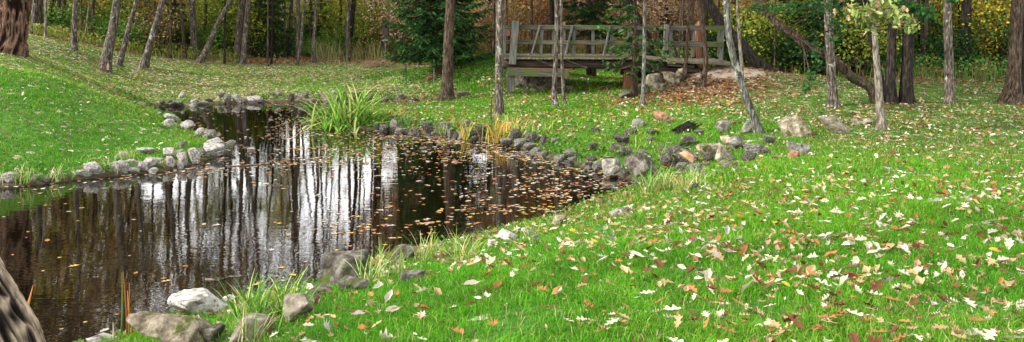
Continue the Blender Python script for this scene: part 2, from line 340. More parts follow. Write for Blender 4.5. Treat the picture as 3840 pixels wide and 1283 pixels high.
# ------------------------------------------------------------------ regions of the ground (in world space)
def sstep(a, b, x): t = np.clip((x-a)/(b-a), 0, 1); return t*t*(3-2*t)
def regions(x, y):
    sd = sdf(x, y); z = gz(x, y)
    yy = np.maximum(y, 1.); u = CU+F*x/yy; v = VH+F*(HC-z)/yy
    n1 = fbm2(x*.5, y*.5, 21); n2 = fbm2(x*1.7, y*1.7, 33)
    edge = np.interp(x, [-30, -18, -13, -8, 0, 4, 7, 12, 16, 30], [33, 34, 37.5, 38.5, 38, 46, 47, 30, 29, 29])+(n1-.5)*2
    edge = np.where((x > 5.5) & (x < 12), np.minimum(edge, 31+(12-x)*1.2), edge)
    forest = sstep(-.5, .6, y-edge)
    hill = np.exp(-(((x-5.3-.25*(y-25))/1.9)**2+((y-26.3)/2.6)**2))
    left = sstep(20., 21.4, y-1.4*np.clip(x+11.5, 0, 3.2))*sstep(-1, -4, x)
    left = left*sstep(18.5, 19.5, y)
    right = sstep(10, 17, y)*sstep(3.5, 7.5, x)
    mid = sstep(19, 22, y)*(1-left)*(1-right)
    litter = .06+.42*left*sstep(.25, .6, n1+.15)+.24*right*(.5+.8*n2)+.10*mid+.75*hill*sstep(.2, .5, n2+.2)+.8*forest
    near = sstep(.9, .1, sd)*sstep(0, .05, sd)
    litter = litter+.35*near*(y > 9)
    rusty = np.clip(hill*1.6+.7*forest*(x > 0)+.5*mid+.3*forest, 0, 1)
    soil = np.clip(sstep(.35, -.02, sd)*.95+.3*forest*sstep(.45, .6, n2)+.6*forest*sstep(1, -2, x)*sstep(39.5, 42, y)+.35*right*sstep(.5, .7, n2), 0, 1)  # bare soil; extra cover in the deep left wood paints in canopy shade
    soil = np.clip(soil+.9*sstep(.35, .2, np.hypot((x-1.5)/4, (y-31)/2.3)-.4)*(x > -1)*(x < 6)*0, 0, 1)
    sand = sstep(1.05, .75, np.hypot((x-6.7)/1.35, (y-27.6)/1.5))*sstep(.2, .5, n2+.3)
    sand = np.maximum(sand, .5*sstep(1., .7, np.hypot((x-8.8)/2.2, (y-27.8)/.9))*sstep(.35, .6, n2+.1))
    grass = (1-forest)*(1-sand)*sstep(.0, .3, sd)*(1-.75*np.clip(hill*1.5, 0, 1))
    return dict(sd=sd, z=z, u=u, v=v, n1=n1, n2=n2, forest=forest, hill=hill, left=left, right=right, mid=mid, litter=litter, rusty=rusty, soil=soil, sand=sand, grass=grass, near=near)

def axis(f0, f1, s, lo, hi):
    a = list(np.arange(f0, f1, s)); st = s; x = a[-1]
    while x < hi: st = min(st*1.15, 14); x += st; a.append(x)
    st = s; x = a[0]
    while x > lo: st = min(st*1.15, 14); x -= st; a.insert(0, x)
    return np.array(a)
AX = axis(-24, 24, .14, -420, 420); AY = axis(3, 44, .14, -60, 520)
tx, ty = np.meshgrid(AX, AY); tx = tx.ravel(); ty = ty.ravel()
rg = regions(tx, ty); nx = len(AX); ny = len(AY)
I = (np.arange(ny-1)[:, None]*nx+np.arange(nx-1)[None, :]).ravel()
g = build('ground', np.c_[tx, ty, gz(tx, ty)], [np.c_[I, I+1, I+nx+1, I+nx]], M['ground'], smooth=True, attrs={k: rg[k] for k in ('litter', 'rusty', 'soil', 'sand')})
tag(g, 'grassy park ground strewn with fallen leaves round the pond', 'ground', kind='structure')
wx = np.linspace(-22, 6, 57); wy = np.linspace(5, 33, 57); wxx, wyy = np.meshgrid(wx, wy)
I = (np.arange(56)[:, None]*57+np.arange(56)[None, :]).ravel()
w = build('pond_water', np.c_[wxx.ravel(), wyy.ravel(), np.zeros(57*57)], [np.c_[I, I+1, I+58, I+57]], M['water'], smooth=True)
tag(w, 'dark brown pond water mirroring the trees', 'water', kind='structure')

# ------------------------------------------------------------------ grass
def blades(x, y, h, wd, lean, col, zoff=0):
    n = len(x); z = gz(x, y)+zoff; a = R.uniform(0, 2*np.pi, n); la = R.uniform(0, 2*np.pi, n)
    px = np.cos(a)*wd/2; py = np.sin(a)*wd/2; lx = np.cos(la)*lean*h; ly = np.sin(la)*lean*h
    V = np.empty((n, 5, 3))
    V[:, 0] = np.c_[x-px, y-py, z-.01]; V[:, 1] = np.c_[x+px, y+py, z-.01]
    V[:, 2] = np.c_[x+px*.8+lx*.35, y+py*.8+ly*.35, z+h*.6]; V[:, 3] = np.c_[x-px*.8+lx*.35, y-py*.8+ly*.35, z+h*.6]
    V[:, 4] = np.c_[x+lx, y+ly, z+h*(1-.3*lean)]
    b = np.arange(n)[:, None]*5
    return V.reshape(-1, 3), b+np.array([0, 1, 2, 3]), b+np.array([3, 2, 4]), np.repeat(col, 5, 0)
mb = MB()
for (y0, y1, dens, hh, ww) in ((3.6, 6.5, 5200, .056, .0038), (6.5, 9.5, 3200, .058, .005), (9.5, 14, 1700, .06, .0075), (14, 20, 900, .062, .011), (20, 28, 420, .06, .018), (28, 41, 200, .065, .028)):
    XW = .6*y1+2.6; A = (y1-y0)*2*XW; n = int(A*dens)
    y = R.uniform(y0, y1, n); x = R.uniform(-XW, XW, n)
    k = np.abs(x) < .6*y+2.5; x = x[k]; y = y[k]
    r = regions(x, y)
    p = r['grass']*(.35+.65*sstep(.25, .5, r['n2']))*(1-.35*r['left'])*(1-.3*r['right'])
    k = (R.random(len(x)) < p) & (r['sd'] > .03); x = x[k]; y = y[k]
    r = {q: w_[k] for q, w_ in r.items()}; n = len(x)
    big = fbm2(x*.7+5, y*.7, 51); fine = fbm2(x*3.1, y*3.1, 77)
    h = hh*(.5+.9*fine)*R.uniform(.6, 1.35, n)*(1+.5*(big > .55))*(1-.4*r['right'])*(1-.3*r['left'])
    base = np.array([.066, .28, .009]); yel = np.array([.22, .34, .03]); dk = np.array([.018, .085, .007]); oliv = np.array([.06, .10, .016])
    t = np.clip(R.normal(.22, .2, n)+.4*r['left']+.12*(y > 15)*(x < -3), 0, 1)[:, None]
    c = base*(1-t)+yel*t; d = (np.clip(.9-1.5*fine, 0, .7)*R.random(n))[:, None]; c = c*(1-d)+dk*d
    yp = (np.clip(sstep(.52, .72, fbm2(x*.55+40, y*.55, 303))*.35, 0, 1)*R.random(n))[:, None]; c = c*(1-yp)+np.array([.26, .27, .06])*yp; c = c*(1+.35*(fbm2(x*.35, y*.35, 505)-.5)[:, None]*np.array([2.2, .6, 1.]))
    e = (np.clip(r['right']*.9+r['hill']*.6, 0, .9)*R.uniform(.5, 1, n))[:, None]; c = c*(1-e)+oliv*e  # olive grass; on the right its darkness also stands in for tree shade
    c *= (R.uniform(.55, 1.35, n)*(.75+.5*fbm2(x*6, y*6, 140)+.25*(big-.5)))[:, None]
    dry = R.random(n) < .05; c[dry] = (.42, .36, .16)
    mb.add(*blades(x, y, h, ww*R.uniform(.7, 1.3, n), R.uniform(.25, 1.35, n), c)[:2], None); V_, Q_, T_, C_ = None, None, None, None
    # (add the tips and colours for the same blades)
    nb = n; off = mb.n-nb*5; b = np.arange(nb)[:, None]*5+off; mb.T.append(b+np.array([3, 2, 4])); mb.C.append(np.repeat(c, 5, 0))
tag(mb.build('grass', M['grass']), 'short green lawn grass covering the banks round the pond', 'grass', kind='stuff')

# low leafy weeds along the shore, under the big spruce and on the slope by the bridge
def quads(c, s, col, up=.0, asp=1.6, rng=R):
    n = len(c); d = rng.normal(size=(n, 3)); d[:, 2] = d[:, 2]*.6; d /= np.linalg.norm(d, axis=1)[:, None]
    e = rng.normal(size=(n, 3)); e[:, 2] += up; e -= (e*d).sum(1)[:, None]*d; e /= np.linalg.norm(e, axis=1)[:, None]
    s = np.asarray(s)[:, None] if hasattr(s, '__len__') else s
    V = np.stack([c-d*s*asp/2, c+e*s/2-d*s*.1, c+d*s*asp/2, c-e*s/2-d*s*.1], 1)
    return V.reshape(-1, 3), np.arange(n)[:, None]*4+np.array([0, 1, 2, 3]), None, np.repeat(np.broadcast_to(col, (n, 3)), 4, 0)
mb = MB()
x = R.uniform(-20, 12, 260000); y = R.uniform(4, 38, 260000); r = regions(x, y)
n3 = fbm2(x*.9, y*.9, 91)
p = sstep(1.3, .1, r['sd'])*(r['sd'] > .04)*sstep(np.where(y < 14, .28, .42), .6, n3)*.9*np.where(y < 14, 1, .8)
sp = sstep(1, .6, np.hypot((x+2.0)/4.2, (y-32.8)/2.6))*sstep(.3, .5, n3)*.9
sp = np.maximum(sp, sstep(1, .7, np.hypot((x+.9)/1.2, (y-29.5)/1.2)))
p = np.maximum(p, sp*(y > 29.8)); k = R.random(len(x)) < p; x = x[k]; y = y[k]; n = len(x)
c = np.c_[x, y, gz(x, y)+R.uniform(.01, .10, n)*np.where(y < 14, 1, 1.5)]
cc = np.array([.05, .16, .02])*R.uniform(.5, 1.5, (n, 1))+R.uniform(0, .05, (n, 1))*np.array([1, 1, .2])
mb.add(*quads(c, np.where(y < 14, .028, .055), cc, 1.5))
tag(mb.build('weeds', M['leaf']), 'small leafy weeds creeping between the shore stones', 'weeds', kind='stuff')

# ------------------------------------------------------------------ fallen leaves
def oakleaf(st=11, lob=1., curl=.5, seed=0):
    g_ = np.random.default_rng(seed); t = np.linspace(0, 1, st)
    cyc = g_.uniform(2.6, 3.6); lw = np.cos(2*np.pi*(t*cyc-.15)); w = .33*np.sin(np.pi*np.clip(t**1.25*.9+.06, 0, 1))**.7*(.68+.34*lob*lw)
    w[0] = .015; w[-1] = .02
    w = np.maximum(w, .02); wl = w*g_.uniform(.85, 1.15, st); wr = w*g_.uniform(.8, 1.2, st)
    X = t-.5; bend = curl*g_.uniform(.3, 1)*.35; tw = g_.uniform(-1, 1)*.5*curl
    def zz(x, y): return bend*(x*x)*1.6+curl*abs(y)**1.5*g_.uniform(.8, 1.6)+tw*x*y*2
    lf = .05*lob*(lw > 0)
    V = []
    for i in range(st):
        V += [(X[i]+lf[i], wl[i], zz(X[i], wl[i])), (X[i], 0, zz(X[i], 0)), (X[i]+lf[i], -wr[i], zz(X[i], wr[i]))]
    V = np.array(V); V[:, 2] -= V[:, 2].min()
    Q = [[3*i+a, 3*i+a+1, 3*i+a+4, 3*i+a+3] for i in range(st-1) for a in (0, 1)]
    V = np.vstack([V, [(-.5, .012, V[1, 2]), (-.5, -.012, V[1, 2]), (-.72, 0, V[1, 2]+.03)]]); m = len(V)
    return V, np.array(Q), np.array([[m-3, m-2, m-1]])
def mapleleaf(curl=.2, seed=0, k=20):
    g_ = np.random.default_rng(seed); th = np.arange(k)/k*2*np.pi
    r = np.array([1, .45, .85, .38, .9, .4, .7, .35, .55, .3, .18, .3, .55, .35, .7, .4, .9, .38, .85, .45])*.5*g_.uniform(.85, 1.15, k)
    V = np.c_[np.cos(th)*r, np.sin(th)*r, curl*r*r*g_.uniform(.2, 1.4, k)]
    V = np.vstack([V, [0, 0, 0]]); a = np.arange(k)
    T = np.c_[a, (a+1) % k, np.full(k, k)]
    return V, None, T
def scatter_leaves(mb, shapes, x, y, z, size, cols, tilt):
    n = len(x); pick = R.integers(0, len(shapes), n)
    az = R.uniform(0, 2*np.pi, n); tx_ = R.normal(0, 1, n)*tilt; ty_ = R.normal(0, 1, n)*tilt
    for s_, (V, Q, T) in enumerate(shapes):
        k = np.where(pick == s_)[0]
        if not len(k): continue
        v = V[None]*size[k][:, None, None]
        cx_, sx_ = np.cos(tx_[k])[:, None], np.sin(tx_[k])[:, None]; cy_, sy_ = np.cos(ty_[k])[:, None], np.sin(ty_[k])[:, None]; ca, sa = np.cos(az[k])[:, None], np.sin(az[k])[:, None]
        X, Y_, Z_ = v[..., 0], v[..., 1], v[..., 2]
        Y2 = Y_*cx_-Z_*sx_; Z2 = Y_*sx_+Z_*cx_; X3 = X*cy_+Z2*sy_; Z3 = -X*sy_+Z2*cy_
        W = np.stack([X3*ca-Y2*sa+x[k][:, None], X3*sa+Y2*ca+y[k][:, None], Z3+z[k][:, None]], -1)
        m = V.shape[0]; b = (np.arange(len(k))*m)[:, None, None]
        mb.add(W.reshape(-1, 3), (b+Q[None]).reshape(-1, 4) if Q is not None else None, (b+T[None]).reshape(-1, 3) if T is not None else None, np.repeat(cols[k], m, 0))
WHITE, TAN, ORG, RUST, YEL, SILV = (.6, .52, .4), (.43, .29, .155), (.36, .15, .055), (.15, .055, .03), (.5, .34, .05), (.42, .38, .33)
def leafcol(n, w):
    pal = np.array([WHITE, TAN, ORG, RUST, YEL, SILV]); w = np.array(w, float)
    c = pal[R.choice(6, n, p=w/w.sum())]; return np.clip(c*R.uniform(.75, 1.15, (n, 1)), 0, .85)
oaks = [oakleaf(17, 1., (.15, .3, .5, .8, 1.2, 1.8)[i], i) for i in range(6)]+[mapleleaf(.9, 3), mapleleaf(1.3, 4)]
oaks_lo = [oakleaf(8, .9, .6+.3*i, i+20) for i in range(4)]+[mapleleaf(.8, 9)]
slim = [tuple([v*np.array([1, .45, 1.]) if i == 0 else v for i, v in enumerate(oakleaf(4, 0., .4, s))]) for s in (50, 51)]
# near and middle lawns
n = 60000; y = R.uniform(3.8, 22, n); x = R.uniform(-1, 1, n)*(.6*y+2.6)
r = regions(x, y); k = (r['sd'] > .12) & (x > -.45*(y-3)-1.0) & (((x > -3.8) & (y < 12)) | (x > 1.) | (y > 21)); 
dens = np.where(y < 12, 25+30*(x > 1.)+12*(r['sd'] < 1.1), 15+7*r['right'])*(.5+.8*sstep(.3, .65, .5*r['n1']+.5*fbm2(x*1.5, y*1.5, 205)))
dens = dens*(1+.7*(y < 7.2)*(x > .4)); p = dens*((.6*y+2.6)*2*18.2)/n
k &= R.random(n) < np.clip(p, 0, 1); x = x[k]; y = y[k]; r = {a: b[k] for a, b in r.items()}
o = np.argsort(y+100*(np.abs(x) > .58*y)); x = x[o]; y = y[o]; sdv = r['sd'][o]; z = gz(x, y)+R.uniform(.75, 1.2, len(x))*.052*(.5+.9*fbm2(x*3.1, y*3.1, 77))*(1+.45*(fbm2(x*.7+5, y*.7, 51) > .55)); n = len(x)
size = np.clip(R.lognormal(-2.7, .3, n), .033, .11)
LP = {}
names = [('pale', WHITE, 'pale white-backed oak leaf lying face down on the near lawn'), ('tan', TAN, 'dry tan oak leaf lying on the near lawn'), ('orange', ORG, 'orange-brown leaf lying in the near grass'), ('rust', RUST, 'dark rust-red leaf curled in the near grass')]
for nm, c, lb in names:
    for i, (V, Q, T) in enumerate(oaks):
        cc = np.array(c)*(.8+.09*(i % 4))*(.72+.5*noise3(V*9+7, i))[:, None]
        LP[nm, i] = build('fallen_leaf', V, [a for a in (Q, T) if a is not None], M['dry'], col=cc, data_only=True)
NI = min(300, n)
for i in range(NI):
    q = int(R.choice(4, p=[.33, .28, .19, .2]) if sdv[i] > 1 else R.choice(4, p=[.18, .25, .32, .25])); nm, c, lb = names[q]
    o = inst('fallen_leaf', LP[nm, int(R.integers(0, 8 if q else 6))], (x[i], y[i], z[i]-.004), (R.normal()*.26, R.normal()*.26, R.uniform(0, 6.28)), (size[i], size[i]*R.uniform(.55, 1.05), size[i]*R.uniform(.5, 1.3)))
    tag(o, lb, 'leaf', 'fallen leaves scattered on the near lawn, '+nm)
mb = MB(); kk = slice(NI, n)
scatter_leaves(mb, oaks_lo, x[kk], y[kk], z[kk], size[kk]*1.05, leafcol(n-NI, [3, 3.4, 2., 2.4, .1, 1]), .4)
def area_leaves(n, xr, yr, pf, size, w, shapes=oaks_lo, tilt=.35, zo=.03):
    x = R.uniform(*xr, n); y = R.uniform(*yr, n); r = regions(x, y); k = (R.random(n) < pf(x, y, r)) & (r['sd'] > .05); x = x[k]; y = y[k]
    scatter_leaves(mb, shapes, x, y, gz(x, y)+R.uniform(.5, 1.2, len(x))*zo, R.uniform(.7, 1.25, len(x))*size, leafcol(len(x), w), tilt)
area_leaves(26000, (-4, 9), (3.8, 16), lambda x, y, r: .25+.6*sstep(.45, .7, r['n2']), .028, [1, 3, 1.5, 4, .2, 2], slim+oaks_lo[:1], .8, .045)
area_leaves(9000, (-4, 3), (6, 13.5), lambda x, y, r: sstep(1.5, .3, r['sd'])*(.3+.7*sstep(.4, .6, r['n2'])), .085, [1.5, 3, 2.5, 4, .2, 1], oaks_lo, .5)
area_leaves(33000, (-24, -1), (19, 40), lambda x, y, r: r['left']*(.2+.85*sstep(.3, .55, r['n1']))*(1-.5*sstep(.3, .6, r['forest'])), .085, [2, 4, 1.2, 1.4, .5, 3], slim+oaks_lo[:2])
area_leaves(2600, (-14, -3), (14, 23), lambda x, y, r: (1-r['left'])*.55, .10, [6, 2, .6, .5, .3, 4], slim+slim+oaks_lo[:1], .3)
area_leaves(5200, (-6, 6), (19, 29), lambda x, y, r: .35+.6*sstep(.4, .7, r['n1']), .11, [1.2, 3, 3.5, 1.2, .6, .4])
area_leaves(11000, (2.5, 11), (22.5, 31), lambda x, y, r: np.clip(r['hill']*1.2, 0, .8)*(1-.8*r['sand']), .12, [.6, 3, 3, 3.6, 0, .4])
area_leaves(7000, (6, 22), (15, 30), lambda x, y, r: .2+.6*sstep(.4, .65, r['n2']), .10, [1.6, 3.6, 1.8, 3, .1, 1])
area_leaves(6000, (-6, 6), (29, 44), lambda x, y, r: .5*sstep(.35, .6, r['n1']), .12, [1, 3, 3, 1, .6, .3])
area_leaves(9000, (-12, 0), (37, 43), lambda x, y, r: sstep(.3, .9, r['forest'])*sstep(.2, .6, r['n1']+.1), .16, [.6, 4, 4, 1.4, .4, .3])
area_leaves(30000, (-26, 30), (29, 70), lambda x, y, r: sstep(.5, 1., r['forest'])*.55, .2, [.8, 3, 4, 2, .8, .3])
area_leaves(9000, (-16, 6), (7, 32), lambda x, y, r: r['near']*.7, .10, [1.5, 2, 3, 2, .4, 1])
tag(mb.build('leaf_litter', M['dry']), 'carpet of dry fallen leaves over the far meadow, slopes and wood floor', 'leaf litter', kind='stuff')
# floating leaves
n = 60000; x = R.uniform(-9, 4.2, n); y = R.uniform(6.5, 30, n); r = regions(x, y); u_, v_ = uv(x, y, 0*x)
edge = sstep(3.2, .2, -r['sd']); rightside = sstep(900, 1500, u_); st = fbm2(x*.7, y*1.6, 66)
streak = np.exp(-((v_-(628-.07*(u_-900)))/22)**2)*(u_ > 640)*(u_ < 1500)
far = sstep(700, 480, v_)
p = .004+.03*sstep(.5, .68, st)+rightside*(.05+.55*edge*sstep(.3, .55, st))+.35*streak+.10*far*(u_ > 1000)+.10*rightside*far*sstep(.4, .6, st)+.06*far*(sstep(.45, .7, st))
p = np.maximum(p, .6*sstep(.7, .1, -r['sd'])*sstep(13, 15, y)*.5)
area_fix = np.clip(y/16, .25, 1.2)
k = (r['sd'] < -.05) & (R.random(n) < p*.85) & (np.abs(x) < .62*y); x = x[k]; y = y[k]; o = np.argsort(y); x = x[o]; y = y[o]; n = len(x)
fshapes = [mapleleaf(.25, s) for s in (11, 12, 13)]+[oakleaf(7, .8, .25, s) for s in (61, 62)]
size = R.uniform(.045, .135, n)
fn = [('orange', ORG, 'orange maple leaf floating on the dark pond'), ('yellow', YEL, 'yellow maple leaf floating on the dark pond'), ('pale', SILV, 'pale silvery leaf floating on the dark pond'), ('tan', TAN, 'tan leaf floating on the dark pond')]
FP = {(nm, i): build('floating_leaf', V, [a for a in (Q, T) if a is not None], M['dry'], col=np.broadcast_to(c, (len(V), 3)), data_only=True) for nm, c, lb in fn for i, (V, Q, T) in enumerate(fshapes)}
NF = min(260, n)
for i in range(NF):
    nm, c, lb = fn[int(R.choice(4, p=[.34, .16, .28, .22]))]
    tag(inst('floating_leaf', FP[nm, int(R.integers(0, 5))], (x[i], y[i], .005), (0, 0, R.uniform(0, 6.28)), size[i]), lb, 'leaf', 'leaves floating on the near water, '+nm)
mb = MB(); kk = slice(NF, n)
scatter_leaves(mb, fshapes, x[kk], y[kk], .005+R.uniform(0, .004, n-NF), size[kk], leafcol(n-NF, [1.6, 3, 3, 1.3, .8, 2]), .03)
tag(mb.build('floating_leaves', M['dry']), 'drift of small orange and tan leaves floating along the far shore', 'floating leaves', kind='stuff')

# ------------------------------------------------------------------ stones
def ico(sub):
    import bmesh
    bm = bmesh.new(); bmesh.ops.create_icosphere(bm, subdivisions=sub, radius=1)
    V = np.array([v.co[:] for v in bm.verts]); T = np.array([[v.index for v in f.verts] for f in bm.faces]); bm.free(); return V, T
IC = {s: ico(s) for s in (3, 4, 5)}
def rock(seed, sub=3, p=70, rough=.07, nf=5, flat=0):
    g_ = np.random.default_rng(seed); V, T = IC[sub]
    nrm = g_.normal(size=(nf, 3)); nrm /= np.linalg.norm(nrm, axis=1)[:, None]; nrm = np.vstack([nrm, -nrm+g_.normal(0, .3, nrm.shape), [[0, 0, 1.]]])
    h = g_.uniform(.4, .95, len(nrm)); h[-1] = g_.uniform(.45, .8); nrm /= np.linalg.norm(nrm, axis=1)[:, None]
    r = (np.clip(V@nrm.T, 0, None)/h)**p
    r = r.sum(1)**(-1/p); r = np.clip(r, .3, 1.45)
    W = V*r[:, None]; W = W*(1+rough*2*(noise3(W*2.2+50, seed)-.5)[:, None]+rough*(noise3(W*6+90, seed+1)-.5)[:, None]+.4*rough*(noise3(W*14+90, seed+2)-.5)[:, None])
    lo = W.min(0); hi = W.max(0); return (W-(lo+hi)/2)/(hi-lo)*2, T
rockm = {}
def rockmesh(i, tone, sub=3, **k):
    key = (i, tone, sub)
    if key not in rockm:
        V, T = rock(i*13+5, sub, **k); rockm[key] = build('stone', V, [T], M['st_'+tone], smooth=sub > 3, data_only=True)
    return rockm[key]
def put_stone(u, v, w, h, tone, idx, sub=3, sink=.42, dp=.8, rot=None, Y=None, tilt=0):
    b = hit(u, v)
    sx = w*b[1]/F/2; sz = h*b[1]/F/2/(1-sink*.5); sy = sx*dp
    me = rockmesh(idx, tone, sub)
    return inst('stone', me, (b[0], b[1]+sy*.5, max(b[2], 0)+sz*(1-sink)-.0), (random.uniform(-.12, .12), tilt+(random.uniform(-.18, .18) if rot is None else 0), random.uniform(-.4, .4) if rot is None else rot), (sx*.98, sy, sz*.98))
TN = dict(L='pale', G='grey', D='dark grey', T='tan', M='mossy', R='reddish-brown')
def row(lst, where, group):
    fill = []
    for (u, v, w, h, t) in lst:
        if random.random() < .4: fill.append((int(u+random.uniform(-.8, .8)*w), int(v+random.uniform(-.35, .15)*h), int(w*random.uniform(.35, .7)), int(h*random.uniform(.35, .65)), t if random.random() < .7 else random.choice('GD')))
    lst = sorted(list(lst)+fill)
    cnt = {}
    for (u, v, w, h, t) in lst:
        sh = 'flat ' if w > 2.4*h else 'upright ' if h > w else ''
        sz = 'small ' if w < 34 else ''
        key = sz+sh+TN[t]; cnt[key] = cnt.get(key, 0)+1
    seen = {}
    for (u, v, w, h, t) in lst:
        sh = 'flat ' if w > 2.4*h else 'upright ' if h > w else ''; sz = 'small ' if w < 34 else ''; key = sz+sh+TN[t]
        seen[key] = seen.get(key, 0)+1
        o = put_stone(u, v, w, h, t, int(R.integers(0, 16)), sub=4 if w > 70 else 3)
        lb = key+' stone '+where+(', '+ordw(seen[key])+' such from left' if cnt[key] > 1 else '')
        tag(o, lb, 'stone', group)
row([(28, 692, 60, 34, 'L'), (128, 680, 20, 22, 'L'), (165, 684, 42, 12, 'G'), (223, 664, 24, 24, 'L'), (343, 664, 80, 46, 'L'), (442, 651, 78, 42, 'L'), (448, 600, 50, 30, 'L'), (483, 627, 42, 26, 'L'), (463, 649, 32, 24, 'L'), (495, 630, 48, 28, 'L'), (500, 654, 42, 20, 'L'),
     (533, 646, 36, 32, 'L'), (568, 630, 76, 36, 'L'), (568, 650, 46, 20, 'L'), (630, 594, 56, 38, 'L'), (543, 582, 74, 28, 'L'), (635, 624, 48, 34, 'L'), (680, 614, 42, 42, 'L'), (672, 634, 44, 26, 'L'), (724, 607, 64, 50, 'L'), (747, 588, 48, 32, 'G'), (790, 581, 96, 40, 'L'),
     (845, 583, 42, 22, 'G'), (854, 558, 50, 30, 'G'), (780, 529, 58, 42, 'G'), (800, 550, 62, 28, 'L'), (814, 517, 26, 16, 'G'), (741, 509, 44, 26, 'L'), (695, 482, 62, 28, 'L'), (623, 475, 52, 28, 'L'), (635, 454, 58, 28, 'L'), (529, 407, 38, 24, 'T'), (682, 553, 36, 22, 'G'), (592, 434, 28, 14, 'L')],
    'on the shore of the left mound', 'stones lining the left mound')
row([(680, 366, 28, 24, 'L'), (636, 392, 22, 20, 'G'), (668, 399, 48, 20, 'G'), (726, 392, 32, 18, 'L'), (758, 392, 28, 14, 'L'), (780, 382, 30, 16, 'G'), (828, 368, 34, 24, 'G'), (853, 384, 26, 30, 'G'), (886, 387, 38, 32, 'L'), (837, 390, 20, 12, 'G'), (720, 401, 30, 14, 'L'), (607, 398, 26, 16, 'D'),
     (951, 387, 68, 26, 'L'), (941, 363, 26, 16, 'T'), (912, 387, 22, 18, 'L'), (1037, 363, 40, 22, 'G'), (1091, 386, 26, 32, 'D'), (1136, 372, 46, 24, 'G'), (1238, 384, 90, 28, 'T'), (1178, 386, 32, 14, 'G'), (1328, 374, 40, 26, 'D'), (1360, 378, 34, 20, 'D'), (1385, 379, 22, 20, 'G'), (1448, 384, 34, 24, 'D'),
     (1495, 380, 38, 26, 'G'), (1530, 383, 26, 14, 'G'), (1735, 362, 58, 22, 'M'), (1560, 382, 28, 14, 'D')],
    'on the far meadow shore', 'stones lining the far shore')
row([(1416, 490, 30, 28, 'D'), (1440, 494, 42, 28, 'D'), (1478, 494, 40, 46, 'G'), (1504, 499, 54, 18, 'G'), (1541, 498, 22, 14, 'G'), (1564, 504, 32, 20, 'G'), (1601, 509, 52, 54, 'D'), (1662, 491, 52, 32, 'G'), (1750, 481, 42, 32, 'G'), (1744, 523, 68, 40, 'G'), (1779, 532, 38, 20, 'D'), (1801, 520, 44, 46, 'D'),
     (1687, 514, 24, 30, 'G'), (1708, 522, 24, 26, 'D'), (1630, 512, 30, 18, 'G'), (1812, 531, 26, 16, 'D'), (1867, 538, 24, 18, 'G'), (1903, 547, 66, 30, 'G'), (1933, 533, 56, 50, 'D'), (1990, 538, 50, 40, 'D'), (1953, 556, 48, 34, 'G'), (1988, 567, 68, 28, 'G'), (2006, 585, 52, 32, 'G'), (2038, 547, 32, 42, 'D'), (2083, 546, 42, 28, 'G'),
     (2035, 588, 54, 18, 'G')],
    'between the daylily clump and the bend', 'stones right of the daylilies')
row([(2099, 611, 48, 30, 'G'), (2137, 594, 62, 30, 'G'), (2148, 608, 42, 18, 'G'), (2136, 626, 40, 24, 'D'), (2204, 642, 32, 20, 'G'), (2210, 628, 34, 16, 'D'), (2219, 608, 42, 20, 'D'), (2246, 643, 48, 30, 'G'), (2293, 668, 54, 18, 'G'), (2343, 670, 38, 30, 'D'), (2354, 583, 32, 34, 'G'),
     (2330, 545, 70, 38, 'D'), (2364, 510, 58, 24, 'D'), (2415, 594, 48, 32, 'G'), (2440, 534, 30, 22, 'G'), (2233, 496, 34, 16, 'D'), (2225, 567, 50, 30, 'D'), (2452, 508, 54, 22, 'D'), (2514, 466, 38, 16, 'T'), (2624, 511, 36, 22, 'G'), (2742, 472, 44, 18, 'T'),
     (2510, 590, 72, 42, 'D'), (2570, 588, 62, 34, 'D'), (2505, 634, 64, 60, 'D'), (2560, 650, 62, 38, 'G'), (2606, 660, 70, 42, 'G'), (2658, 610, 48, 32, 'D'), (2736, 608, 42, 32, 'G'), (2735, 632, 66, 26, 'T'), (2812, 612, 62, 38, 'D'), (2836, 584, 80, 42, 'G'), (2883, 542, 52, 34, 'G'),
     (2912, 602, 42, 14, 'T'), (2606, 714, 36, 24, 'D'), (2421, 686, 48, 18, 'D'), (2390, 708, 62, 24, 'D'), (2647, 630, 46, 20, 'T'), (2766, 642, 32, 14, 'T'), (2258, 766, 32, 18, 'G'), (2460, 660, 40, 26, 'D'), (2700, 660, 40, 16, 'G'), (2470, 700, 50, 24, 'D'), (2540, 690, 46, 20, 'G'), (2650, 665, 50, 18, 'G'), (2285, 610, 40, 20, 'D')],
    'above the right inlet', 'stones above the right inlet')
def big(u, v, w, h, t, idx, label, sub=5, **k):
    o = put_stone(u, v, w, h, t, idx, sub=sub, **k); o.data = o.data.copy(); o.data.transform(Matrix.Diagonal((*o.scale, 1))); o.scale = (1, 1, 1); o.data.materials[0] = M['sb_'+t]; o.name = 'boulder'; tag(o, label, 'boulder' if w > 90 else 'stone'); return o
big(2413, 672, 124, 100, 'D', 31, 'large dark slanting boulder at the right tip of the pond', tilt=-.35, rot=.2)
big(2300, 651, 86, 52, 'G', 32, 'craggy pitted grey stone beside the large slanting boulder')
big(2318, 590, 62, 54, 'D', 33, 'smooth brownish-grey stone in the grass above the craggy one', sub=4)
big(2394, 479, 64, 30, 'G', 34, 'flat layered grey stone alone in the lawn below the bridge', sub=4)
big(2480, 456, 56, 36, 'R', 35, 'striped reddish stone at the foot of the leafy slope', sub=4)
big(2575, 549, 70, 40, 'D', 36, 'black mossy stone in the middle of the jumble', sub=4)
big(2714, 500, 54, 46, 'G', 37, 'rounded lichen-spotted stone left of the leaning pale trunk', sub=4)
big(2803, 501, 46, 48, 'G', 38, 'stone half hidden behind the foot of the leaning pale trunk', sub=4)
big(2660, 592, 94, 50, 'T', 39, 'long tan stone with a pale flat top in the jumble', sub=4)
big(2711, 602, 62, 64, 'T', 40, 'pointed yellowish stone standing up in the jumble', sub=4, rot=.4, tilt=.3)
big(2730, 543, 50, 34, 'T', 41, 'pale lichen-covered stone behind the pointed yellowish one', sub=4)
